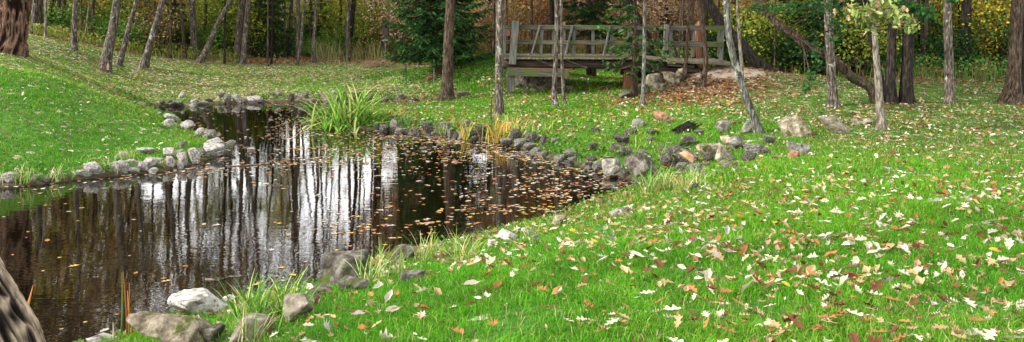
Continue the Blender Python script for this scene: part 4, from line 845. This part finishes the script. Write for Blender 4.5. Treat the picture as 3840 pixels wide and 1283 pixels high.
# ------------------------------------------------------------------ shrubs
def shrub_proto(seed, H, W_, nst, nlv, pal, size, bark='bark_brown'):
    rng = np.random.default_rng(seed); st = MB(); tips = []
    for i in range(nst):
        a = rng.uniform(0, 6.28); o = rng.normal(0, W_*.15, 2); L = H*rng.uniform(.6, 1.05); sp_ = rng.uniform(.05, .5)*W_
        p = np.array([[o[0], o[1], -.1], [o[0]+np.cos(a)*sp_*.3, o[1]+np.sin(a)*sp_*.3, L*.45], [o[0]+np.cos(a)*sp_, o[1]+np.sin(a)*sp_, L*.8], [o[0]+np.cos(a)*sp_*1.5, o[1]+np.sin(a)*sp_*1.5, L]])
        st.tube(p, [.014, .011, .007, .003], 4, cap=False); tips += [p[1]*.4+p[2]*.6, p[2], p[3], p[1]]
        for j in range(3):
            q = p[1]+(p[3]-p[1])*rng.uniform(.1, .9); r_ = q+rng.normal(0, 1, 3)*np.array([.3, .3, .16])*W_*.6; st.tube([q, r_], [.006, .003], 3, cap=False); tips.append(r_)
    c = crown_leaves(tips, int(nlv*.8), PAL[pal], size, .11*W_, rng)
    V = c.V[0]; V[:, 2] = np.maximum(V[:, 2], .02)
    return st.build('stems', M[bark], data_only=True), c.build('foliage', M['leaf'], data_only=True)
SP = {}
for i, (nm, H, W_, ns, nl, pal, s) in enumerate((('yellow-green', 2.2, 1.8, 22, 1900, 'ygreen', .075), ('low green', 1.0, 1.6, 18, 1600, 'green', .07), ('yellow', 3.1, 2.2, 20, 1100, 'yellow', .085), ('orange-leaved', 2.8, 2.2, 24, 1700, 'orange', .09), ('tan-leaved', 3.4, 2.4, 26, 1900, 'tan', .09), ('brown twiggy', 1.6, 1.6, 34, 700, 'brown', .07), ('dark green', 1.8, 1.8, 16, 1400, 'dark', .09))):
    SP[nm] = [shrub_proto(300+i*7+k, H*(1+.15*k), W_, ns, nl, pal, s) for k in (0, 1)]
rs = np.random.default_rng(12); sh = []
def shrubs(n, u0, u1, y0, y1, kinds, dmin=.9):
    c = 0
    for _ in range(n*12):
        if c >= n: break
        u = rs.uniform(u0, u1); y = rs.uniform(y0, y1); x = (u-CU)/F*y
        if not can_stand(x, y) or any((x-a)**2+(y-b)**2 < dmin**2 for a, b, *_ in sh) or (3.5 < x < 7.2 and y < 34): continue
        sh.append((x, y, u, kinds[int(rs.integers(0, len(kinds)))])); c += 1
shrubs(20, -150, 640, 36, 42, ['low green', 'yellow-green', 'brown twiggy', 'low green', 'yellow'])
shrubs(12, -150, 640, 43, 58, ['yellow', 'yellow-green', 'yellow-green', 'dark green', 'orange-leaved'])
shrubs(14, 620, 960, 40, 44, ['yellow-green', 'low green', 'brown twiggy', 'low green'])
shrubs(10, 640, 960, 44, 55, ['dark green', 'orange-leaved', 'yellow-green', 'yellow-green'])
shrubs(12, 1040, 1440, 41, 45, ['yellow-green', 'yellow-green', 'low green'])
shrubs(14, 960, 1500, 46, 60, ['yellow-green', 'yellow', 'brown twiggy', 'yellow-green'])
shrubs(10, 1440, 1900, 40, 47, ['orange-leaved', 'yellow-green', 'tan-leaved', 'low green'])
shrubs(24, 1750, 2750, 46, 57, ['tan-leaved', 'orange-leaved', 'tan-leaved', 'yellow-green'], 1.1)
shrubs(14, 1700, 2800, 58, 70, ['tan-leaved', 'orange-leaved'], 1.2)
shrubs(18, 2480, 3150, 32, 39, ['yellow-green', 'low green', 'dark green', 'yellow-green'])
shrubs(12, 2700, 3200, 39, 52, ['yellow-green', 'orange-leaved', 'dark green'])
shrubs(18, 3150, 3950, 31, 37, ['low green', 'low green', 'dark green', 'yellow-green'])
shrubs(10, 3550, 3800, 31.5, 36, ['yellow'], .8)
shrubs(10, 3100, 3950, 39, 52, ['dark green', 'brown twiggy', 'brown twiggy'])
sh.sort(key=lambda q: q[2]); cnt = {}
for (x, y, u, nm) in sh:
    zn = next(z for z in zones if z[0] <= u < z[1])[2]; cnt[nm, zn] = cnt.get((nm, zn), 0)+1
    e = empty('shrub', (x, y, float(gz(x, y))), nm+' shrub '+zn+', '+ordw(cnt[nm, zn])+' such from left', 'shrub', 'shrubs along the wood', rs.uniform(0, 6.28))
    s = rs.uniform(.75, 1.25); e.scale = (s, s, s*rs.uniform(.85, 1.15)); a, b_ = SP[nm][int(rs.integers(0, 2))]
    inst('stems', a, (0, 0, 0), parent=e); inst('foliage', b_, (0, 0, 0), parent=e)
# weeds and tall grass at the wood's edge
n = 70000; y = R.uniform(28, 50, n); x = R.uniform(-.66, .66, n)*y; r = regions(x, y); u_ = r['u']; nz = fbm2(x*.8, y*.8, 8)
p = sstep(.35, .75, r['forest'])*(.25+.75*sstep(.35, .6, nz)); k = (R.random(n) < p) & ~((u_ > 925) & (u_ < 1180) & (y < 41) & (R.random(n) < .93)); x = x[k]; y = y[k]; u_ = u_[k]; n = len(x)
tall = ((u_ > 1170) & (u_ < 1450)); h = np.where(tall, .95, .42)*R.uniform(.5, 1.3, n)*np.where(u_ > 3100, 1.5, 1)
cA = np.where(tall[:, None], np.array([.32, .34, .13]), np.where((u_ > 3000)[:, None], np.array([.08, .19, .03]), np.array([.24, .3, .06])))*R.uniform(.6, 1.3, (n, 1))
br = R.random(n) < .3; cA[br] = np.array([.26, .17, .08])*R.uniform(.6, 1.3, (br.sum(), 1))
V, Q, T, C = blades(x, y, h, .03*R.uniform(.6, 1.3, n), R.uniform(.1, .7, n), cA); mb = MB(); mb.add(V, Q, T, C)
k = R.random(n) < .6; m = 3; xx = np.repeat(x[k & ~tall], m); yy = np.repeat(y[k & ~tall], m); n2_ = len(xx); uu = np.repeat(u_[k & ~tall], m)
c = np.c_[xx+R.normal(0, .08, n2_), yy+R.normal(0, .08, n2_), gz(xx, yy)+R.uniform(.08, .5, n2_)*np.where(uu > 3100, 1.6, 1)]
cc = np.where((uu > 3000)[:, None], np.array([.07, .2, .035]), np.array([.22, .3, .05]))*R.uniform(.5, 1.5, (n2_, 1)); br = R.random(n2_) < .22; cc[br] = np.array([.32, .2, .08])
mb.add(*quads(c, .075*R.uniform(.6, 1.3, n2_), cc))
tag(mb.build('undergrowth', M['leaf']), 'tangled weeds and tall grass along the edge of the wood', 'undergrowth', kind='stuff')

# ------------------------------------------------------------------ arching clumps
def clump(name, loc, n, L, wd, cols, label, cat, seed, arch=.8, rad=.12, stiff=0, group=None, Ls=(.6, 1.1)):
    rng = np.random.default_rng(seed); k = 7; mb = MB(); t = np.linspace(0, 1, k)
    for i in range(n):
        a = rng.uniform(0, 6.28); l = L*rng.uniform(*Ls); ar = arch*rng.uniform(.35, 1.25); th0 = rng.uniform(.05, .5)*(1-stiff)+.03
        th = th0+ar*t**1.5*1.6; dx = np.r_[0, np.cumsum(np.sin(th[:-1])*l/(k-1))]; dz = np.r_[0, np.cumsum(np.cos(th[:-1])*l/(k-1))]
        o = rng.normal(0, rad, 2); c = np.c_[o[0]+np.cos(a)*dx, o[1]+np.sin(a)*dx, dz-.03]
        w = wd*rng.uniform(.7, 1.2)*np.sin(np.pi*np.clip(t*.8+.2, 0, 1))**.7*.5; s = np.array([-np.sin(a), np.cos(a), 0])
        tw = rng.normal(0, .5); s = s*np.cos(tw)+np.array([np.cos(a), np.sin(a), 0])*np.sin(tw)
        V = np.vstack([c-s*w[:, None], c+s*w[:, None]]); j = np.arange(k-1)
        mb.add(V, np.c_[j, j+k, j+k+1, j+1], None, np.array(cols[rng.integers(0, len(cols))])*rng.uniform(.7, 1.3))
    o = mb.build(name, M['grass']); o.location = loc; return tag(o, label, cat, group)
b = hit(1292, 478); GRN = [(.08, .2, .03), (.12, .28, .04), (.2, .36, .06), (.42, .46, .12)]
clump('daylily_clump', (b[0], b[1]+.35, .02), 360, 1.42, .045, [(.07, .2, .02), (.12, .3, .03), (.18, .36, .04), (.2, .34, .06), (.45, .48, .14)], 'large arching daylily clump in the water at the shore tip', 'plant', 1, 1.0, .34, stiff=-2.4)
OR = [(.5, .2, .04), (.45, .3, .05), (.3, .35, .06), (.5, .42, .12)]
b = hit(1878, 530); clump('reed_clump', (b[0], b[1]+.1, b[2]), 60, .55, .02, OR, 'orange reed clump at the foot of the mottled tree', 'plant', 2, .35, .22)
b = hit(1915, 500); clump('reed_clump', (b[0], b[1], b[2]), 34, .5, .018, OR[1:]+[(.5, .46, .16)], 'yellowing reed clump right of the orange one', 'plant', 3, .3, .18)
b = hit(1745, 525); clump('reed_clump', (b[0], b[1], 0.0), 22, .55, .022, OR[:3], 'narrow orange reed clump standing in the water', 'plant', 4, .22, .07)
DR = [(.4, .42, .14), (.2, .36, .06), (.5, .46, .24), (.12, .28, .04)]
for i, (u, v, n, L, wd, lb, c) in enumerate(((940, 1240, 110, .46, .012, 'leafy green grass tuft by the large pale boulder', GRN), (1065, 1205, 80, .44, .011, 'second green grass tuft, right of the first', GRN), (1385, 1070, 46, .38, .008, 'grass tuft growing beside the square-ended boulder', DR), (1500, 1040, 46, .38, .007, 'straw-coloured tuft behind the rounded grey boulder', DR),
        (1600, 985, 60, .42, .008, 'tall seedy grass tuft at the near water edge', DR), (1740, 985, 60, .40, .008, 'spreading grass tuft left of the small pale stone', DR), (1690, 960, 30, .36, .008, 'thin grass tuft between two taller ones', DR), (1990, 895, 24, .3, .006, 'wispy grass tuft behind the flat pale stone', DR), (2080, 855, 24, .3, .006, 'wispy tuft near the weedy tan stone', DR),
        (2440, 730, 50, .5, .012, 'broad-bladed grass at the tip of the inlet', DR), (2500, 715, 70, .45, .011, 'bushy pale grass clump below the split stone', DR), (2570, 720, 60, .4, .010, 'brown-green grass clump left of the near lawn', DR+OR[1:2]), (2620, 690, 40, .36, .010, 'dry grass clump against the stone jumble', DR), (2480, 610, 36, .5, .014, 'green blades rising against the large slanting boulder', GRN), (2395, 560, 24, .4, .012, 'green blades left of the dark stones', GRN),
        (1520, 470, 70, .38, .02, 'grey-green grass clump among shore stones right of the daylilies', [(.12, .22, .07), (.2, .3, .1)]), (1700, 480, 40, .35, .014, 'straw tuft by the shore stones', DR), (1980, 505, 40, .35, .012, 'pale straw tuft above the dark shore stones', DR), (2060, 500, 50, .3, .016, 'green tuft above the dark shore stones', GRN), (820, 1290, 30, .3, .008, 'arching grass over the dark stone at the bottom', GRN), (945, 1300, 36, .4, .008, 'arching grass over the mossy boulder', DR),
        (1440, 1010, 30, .4, .007, 'tall grass tuft rising by the rounded grey boulder', DR), (470, 600, 60, .3, .012, 'straw tuft behind the pale mound stones', DR), (410, 640, 50, .3, .012, 'straw tuft between two pale mound stones', DR), (80, 680, 70, .32, .014, 'coarse tuft at the mound foot', DR), (215, 670, 50, .3, .013, 'coarse tuft beside the small white stone', DR), (640, 560, 40, .26, .012, 'green tuft among the mound stones', GRN), (1660, 500, 36, .32, .014, 'light tuft hanging over the water', DR))):
    b = hit(u, v); clump('grass_tuft', tuple(b-np.array([0, 0, .01])), n, L, wd, c, lb, 'grass tuft', 40+i, .75, .055 if v > 700 else .09, group='grass tufts on the banks')
# reeds at the bottom edge
b = P(465, 1310, 7.3); mb = MB()
for (u0, u1, v1, c) in ((452, 458, 1022, (.12, .2, .04)), (478, 462, 1018, (.3, .09, .03)), (470, 486, 1060, (.42, .12, .04)), (482, 478, 1090, (.3, .28, .05)), (500, 480, 1120, (.35, .1, .04)), (420, 424, 1210, (.5, .45, .35)), (440, 418, 1240, (.4, .15, .06)), (520, 548, 1230, (.25, .35, .08))):
    a = P(u0, 1320, 7.3); q = P(u1, v1, 7.3); mid = (a+q)/2+np.array([.01, 0, 0]); mb.tube([a-b, mid-b, q-b], [.009, .008, .002], 5, c)
o = mb.build('reed_clump', M['grass'], smooth=True); o.location = tuple(b); tag(o, 'few red and green reed stalks at the bottom edge of the pond', 'plant')
b = P(100, 1190, 7.3); mb = MB(); mb.tube([P(98, 1330, 7.3)-b, P(104, 1150, 7.3)-b, P(124, 1070, 7.3)-b], [.006, .012, .002], 4, (.6, .28, .08)); o = mb.build('grass_stalk', M['grass']); o.location = tuple(b); tag(o, 'single orange grass blade beside the mossy corner trunk', 'plant')
# sapling with a few leaves in front of the mottled tree
e, sp, rr, b = H_([(1852, 520, 4), (1842, 440, 4), (1845, 350, 4), (1850, 290, 3)], 'brown', 'spindly sapling with few green leaves before the mottled tree', 1.6, 0, 'green', name='sapling', n=6, limb=False, seed=40)
leafcloud(e, b, [(1830, 300, b[1], 26, 18), (1865, 300, b[1], 22, 20), (1850, 330, b[1], 24, 16), (1810, 310, b[1], 14, 14), (1845, 355, b[1], 16, 10)], 70, .075, 'oak', [mapleleaf(.5, 31)])

# ------------------------------------------------------------------ bridge
def bridge():
    YF, YB = 27.6, 29.9
    base = P(1920, 335, YF); e = empty('footbridge', tuple(base), 'weathered timber footbridge with post and rail sides', 'footbridge')
    def Q(u, v, Y=YF): return P(u, v, Y)-base
    def member(name, a, b, w, h, m, Y=YF, Y2=None, lab=None):
        mb = MB(); A = Q(*a, Y); B = Q(*b, Y if Y2 is None else Y2); up = (0, 0, 1) if abs((B-A)[2]) < abs((B-A)[0])*2+.2 else (0, 1, 0)
        if up == (0, 1, 0): mb.beam(A, B, h, w, up)
        else: mb.beam(A, B, w, h, up)
        o = mb.build(name, M[m], e)
        bv = o.modifiers.new('edge', 'BEVEL'); bv.width = .008; bv.segments = 1
        if lab: o['label'] = lab
        return o
    s = F/YF
    px = lambda p: p/s
    # front side
    member('post', (1934, 78), (1921, 241), px(28), .22, 'wood_v', YF-.14, lab='thick tall end post')
    member('post', (1893, 95), (1888, 214), px(10), .12, 'wood_v', YF+.02)
    for (ut, ub) in ((2034, 2028), (2156, 2150), (2298, 2290)): member('post', (ut, 96), (ub, 210), px(15), .1, 'wood_v', YF+.09)
    for (ut, ub) in ((2024, 1990), (2147, 2118), (2288, 2262)): member('brace', (ut, 96), (ub, 214), px(11), .06, 'wood_v', YF-.045)
    member('post', (2500, 92), (2492, 214), px(19), .14, 'wood_v', YF-.12)
    member('post', (2708, 113), (2703, 228), px(14), .12, 'wood_v', YF+.09)
    member('rail', (1890, 102), (2500, 104), .05, px(17), 'wood')
    member('rail', (2502, 106), (2714, 105), .06, px(18), 'wood', YF-.01)
    member('rail', (1894, 157), (2500, 163), .05, px(15), 'wood')
    member('rail', (2502, 167), (2714, 168), .06, px(17), 'wood', YF-.01)
    # back side
    k = YF/YB
    def bk(u, v): return (CU+(u-CU), v)
    for (u, vt, w) in ((2075, 104, 9), (2115, 82, 12), (2224, 104, 14), (2359, 104, 15), (2516, 106, 10), (2600, 106, 9), (2695, 110, 10)): member('post', (u, vt), (u, 214), px(w)*1.07, .1, 'wood_v', YB)
    member('rail', (1910, 106), (2700, 107), .05, px(13), 'wood', YB-.09)
    member('rail', (1910, 155), (2700, 162), .05, px(12), 'wood', YB-.09)
    member('brace', (2250, 130), (2268, 190), px(6), .05, 'wood_v', YB+.1); member('brace', (2512, 112), (2540, 212), px(10), .08, 'darkwood', YB+.2)
    # deck: boards across two long edge beams
    mb = MB(); n = 58
    for i in range(n):
        u = 1888+(2742-1888)*(i+.5)/n; v = 214+(232-214)*sstep(2380, 2600, u)+4
        c = (Q(u, v, YF)+Q(u, v, YF)*0); c = Q(u, v, YF); c = c+np.array([0, (YB-YF)/2, 0]); mb.box(c+np.array([0, 0, random.uniform(-.006, .006)]), (px(13.4), YB-YF+.5+random.uniform(-.04, .04), .045))
    mb.build('deck', M['planks'], e)
    member('edge_beam', (1890, 212), (2400, 213), .08, px(9), 'wood', YF-.14)
    # joist ends under the deck
    mb = MB()
    for i in range(26):
        u = 1900+i*20; A = Q(u, 222, YF-.1); B = Q(u+14, 229, YF-.05); mb.beam(A, B+np.array([0, .5, 0]), .05, .06)
    mb.build('joist', M['darkwood'], e)
    for Yb in (YF+.18, YB-.3):
        mb = MB(); pts = [Q(1885, 240, Yb), Q(2050, 239, Yb), Q(2250, 241, Yb), Q(2500, 245, Yb)]; mb.tube(spline(pts, 4), px(17), 12, rough=.06, seed=3); mb.build('log_beam', M['darkwood'], e, smooth=True)
    member('strut', (2004, 220), (2072, 247), .06, px(7), 'wood', YF-.03); member('strut', (2120, 224), (2204, 256), .06, px(7), 'wood', YF-.03)
    member('steel_plate', (1903, 250), (2133, 255), 1.9, px(6), 'rust', YF+.75)
    member('cap_beam', (1903, 269), (2133, 274), .26, px(30), 'wood', YF-.12)
    for k_, (ua, ub, va, vb, yo, dd) in enumerate(((1895, 2125, 246, 345, 1.55, 1.3), (2470, 2640, 240, 345, 1.6, 1.9))):  # left block added to darken the space under the deck; right a real abutment
        V, T = rock(700+k_, 5, 60, .1); V = V.copy(); c_ = (Q(ua, vb, YF+yo)+Q(ub, va, YF+yo))/2; h_ = np.abs(Q(ua, vb, YF+yo)-Q(ub, va, YF+yo))/2
        V = V*np.array([h_[0], dd/2, h_[2]])+c_; o = build('stone_abutment', V, [T], M['sb_D'], e, smooth=True)

    member('pile', (1916, 283), (1914, 345), px(28), .24, 'wood_v', YF+.04); member('pile', (2098, 285), (2096, 340), px(16), .2, 'darkwood', YF+.2)
    member('pile', (1920, 262), (1920, 345), px(26), .22, 'darkwood', YB-.2); member('pile', (2100, 262), (2100, 340), px(18), .2, 'darkwood', YB-.2)
    # right end
    member('pile', (2357, 225), (2350, 350), px(20), .25, 'rot', YF+.55, lab='reddish-brown round pile')
    member('sill_beam', (2430, 254), (2600, 256), 1.9, px(14), 'darkwood', YF+.9)
    member('sill_beam', (2500, 243), (2600, 250), .2, px(8), 'wood', YF-.02)
    member('sill_beam', (2330, 262), (2480, 292), .35, px(34), 'darkwood', YF+1.4)
    member('ramp_board', (2570, 233), (2748, 241), .5, px(7), 'planks', YF-.2, lab='pale worn ramp board at the deck end')
    mb = MB(); mb.box(Q(1904, 122, YB+.15), (px(16), .05, px(26))); o = mb.build('sign_plate', M['rust'], e); o['label'] = 'small dark red plate at the left end'
bridge()
b = P(2613, 232, 30.6); e = empty('broken_snag', tuple(b), 'broken red-brown stump standing behind the bridge rail', 'stump')
mb = MB(); mb.tube([(0, 0, -.4), (-.02, 0, .4), (.02, 0, .9), (.05, 0, 1.25), (.09, 0, 1.42)], [.2, .165, .15, .12, .03], 14, rough=.2, seed=4); mb.build('trunk', M['rot'], e, smooth=True)
mb = MB(); mb.tube([(-.1, -.12, -.3), (-.1, -.1, .2), (-.09, -.07, .6)], [.12, .09, .03], 8, rough=.2); mb.build('charred_patch', M['hole'], e)  # near-black patch low on the front of the stump

# ------------------------------------------------------------------ nest box, stakes, log and brush heaps
Yn = 37.6; b = P(1447, 200, Yn); zg = float(gz(b[0], Yn)); s = Yn/F
e = empty('nest_box', (b[0], Yn, zg), 'dark brown nest box with cone guard on a pole', 'nest box')
def rel(u, v): return P(u, v, Yn)-np.array([b[0], Yn, zg])
c = rel(1446, 112); mb = MB(); mb.box(c, (22*s, .26, 46*s)); o = mb.build('box', M['box'], e); o.modifiers.new('b', 'BEVEL').width = .008
mb = MB(); q = rel(1446, 87); mb.beam(q+(-.17, -.03, .02), q+(.17, -.03, -.03), .36, .03); mb.build('roof', M['box'], e)
mb = MB(); q = rel(1449, 100)+(0, -.132, 0); mb.tube([q, q+(0, -.01, 0)], .045, 12); mb.build('entrance_hole', M['hole'], e)
mb = MB(); mb.tube([(c[0], 0, -.2), (c[0], 0, c[2]-.2)], .025, 8); mb.build('pole', M['steel'], e)
mb = MB(); q = rel(1446, 150); mb.tube([q-(0, 0, .035), q+(0, 0, .03), q+(0, 0, .05)], [.2, .05, .02], 16, cap=False); mb.build('cone_guard', M['steel'], e, smooth=True)
for (u, v, vt, lb, m1) in ((1523, 308, 212, 'green metal stake with a white top before the big spruce', 'post_green'), (1627, 322, 224, 'grey weathered stake by the spruce foot', 'steel')):
    b = hit(u, v); e = empty('garden_stake', tuple(b), lb, 'stake'); h = (v-vt)*b[1]/F; w = .035
    mb = MB(); mb.box((0, 0, h*.35-.08), (w, .012, h*.7+.16)); mb.box((0, .017, h*.35-.08), (.012, .03, h*.7+.158)); mb.build('shaft', M[m1], e)
    mb = MB(); mb.box((0, 0, h*.85), (w, .014, h*.3)); mb.box((0, .018, h*.85), (.012, .03, h*.298)); mb.build('top', M['post_white' if u < 1600 else 'steel'], e)
for i, (u0, v0, u1, v1, r_, lb) in enumerate(((1598, 306, 1660, 288, 9, 'lower split log lying at the spruce foot'), (1602, 296, 1652, 282, 8, 'upper log resting on the heap at the spruce foot'), (1622, 308, 1668, 302, 8, 'short log end right of the spruce foot'))):
    Y = hit(1630, 306)[1]-.1*i+.35; a = P(u0, v0, Y); c = P(u1, v1, Y+.3); mb = MB(); mb.tube([(0, 0, 0), (c-a)/2, c-a], r_*Y/F, 10, rough=.12, seed=i); o = mb.build('log', M['rot'], smooth=True); o.location = tuple(a); tag(o, lb, 'log')
b = hit(1412, 252); mb = MB(); rng = np.random.default_rng(3)
for i in range(90):
    a = rng.normal(0, 1, 3)*np.array([.35, .2, .08])+np.array([0, 0, .12]); d = rng.normal(0, 1, 3)*np.array([.4, .3, .14]); mb.tube([a-d*.5, a+rng.normal(0, .03, 3), a+d*.5], .009, 3, np.array([.34, .22, .16])*rng.uniform(.5, 1.3))
o = mb.build('brush_pile', M['dry']); o.location = tuple(b); tag(o, 'low heap of cut brown stalks before the tall grass', 'brush pile')
b = hit(2545, 498); mb = MB(); a = b-b
for i in range(26):
    o_ = rng.normal(0, 1, 3)*np.array([.05, .06, .03]); A = np.array([0, 0, .03])+o_; B = np.array([.38, .45, .12])+o_*1.3; mb.tube([A, (A+B)/2+rng.normal(0, .02, 3), B], [.03, .035, .012], 5, rough=.3, seed=i)
o = mb.build('rotten_log', M['bark_dark']); o.location = tuple(b); tag(o, 'dark crumbling rotten log lying in the grass above the jumble', 'log')
for (pts, lb) in (([(850, 625), (950, 620), (1010, 612), (1070, 606)], 'bare stick floating among leaves left of the pond middle'), ([(770, 1050), (820, 1053), (860, 1040), (930, 1036)], 'peeled pale twig floating near the large pale boulder')):
    q = np.array([(*wp(u, v), .008) for u, v in pts]); mb = MB(); mb.tube(q-q[0], np.linspace(.012, .004, len(q)), 5); o = mb.build('twig', M['bark_pale']); o.location = tuple(q[0]); tag(o, lb, 'twig')

# ------------------------------------------------------------------ light, sky, camera
sun_dir = Vector((-.8, -.3, .62)).normalized()
sl = bpy.data.lights.new('sun', 'SUN'); sl.energy = 4.6; sl.angle = math.radians(9); sl.color = (1, .95, .87)
so = bpy.data.objects.new('sun', sl); COL.objects.link(so); so.rotation_euler = sun_dir.to_track_quat('Z', 'Y').to_euler()
W = bpy.data.worlds.new('World'); sc.world = W; W.use_nodes = True; nt = W.node_tree; bgn = nt.nodes['Background']
sky = nt.nodes.new('ShaderNodeTexSky'); sky.sky_type = 'NISHITA'; sky.sun_disc = False
sky.sun_elevation = math.asin(sun_dir.z); sky.sun_rotation = math.atan2(sun_dir.x, sun_dir.y); sky.dust_density = 2.5; sky.air_density = 1.
tc = nt.nodes.new('ShaderNodeTexCoord'); no = N(nt, 'ShaderNodeTexNoise', Scale=2.2, Detail=5.); nt.links.new(tc.outputs['Generated'], no.inputs['Vector'])
rp = ramp(nt, [(.3, (.72, .72, .72)), (.55, (1, 1, 1))]); nt.links.new(no.outputs['Fac'], rp.inputs[0])
mx = N(nt, 'ShaderNodeMix', data_type='RGBA'); nt.links.new(rp.outputs[0], mx.inputs[0]); nt.links.new(sky.outputs[0], mx.inputs[6])
sx = nt.nodes.new('ShaderNodeSeparateXYZ'); nt.links.new(tc.outputs['Generated'], sx.inputs[0])
hz = ramp(nt, [(0, (1, 1, 1)), (.28, (.95, .95, .95)), (.5, (.32, .325, .335)), (1, (.27, .28, .3))]); nt.links.new(sx.outputs[2], hz.inputs[0])
vm = N(nt, 'ShaderNodeVectorMath', operation='SCALE'); vm.inputs[3].default_value = 23.; nt.links.new(hz.outputs[0], vm.inputs[0]); nt.links.new(vm.outputs[0], mx.inputs[7])
nt.links.new(mx.outputs[2], bgn.inputs[0]); bgn.inputs[1].default_value = .12
cam = bpy.data.cameras.new('camera'); co = bpy.data.objects.new('camera', cam); COL.objects.link(co); sc.camera = co
co.location = (0, 0, HC); co.rotation_euler = (math.radians(90), 0, 0)
cam.sensor_width = 36; cam.lens = 36*F/3840; cam.shift_y = -(641.5-VH)/3840; cam.clip_end = 1500; cam.clip_start = .05
sc.view_settings.view_transform = 'Standard'; sc.view_settings.look = 'None'; sc.view_settings.exposure = .72; sc.view_settings.gamma = 1
sc.render.engine = 'CYCLES'
sc.cycles.max_bounces = 6; sc.cycles.transparent_max_bounces = 4; sc.cycles.use_denoising = True
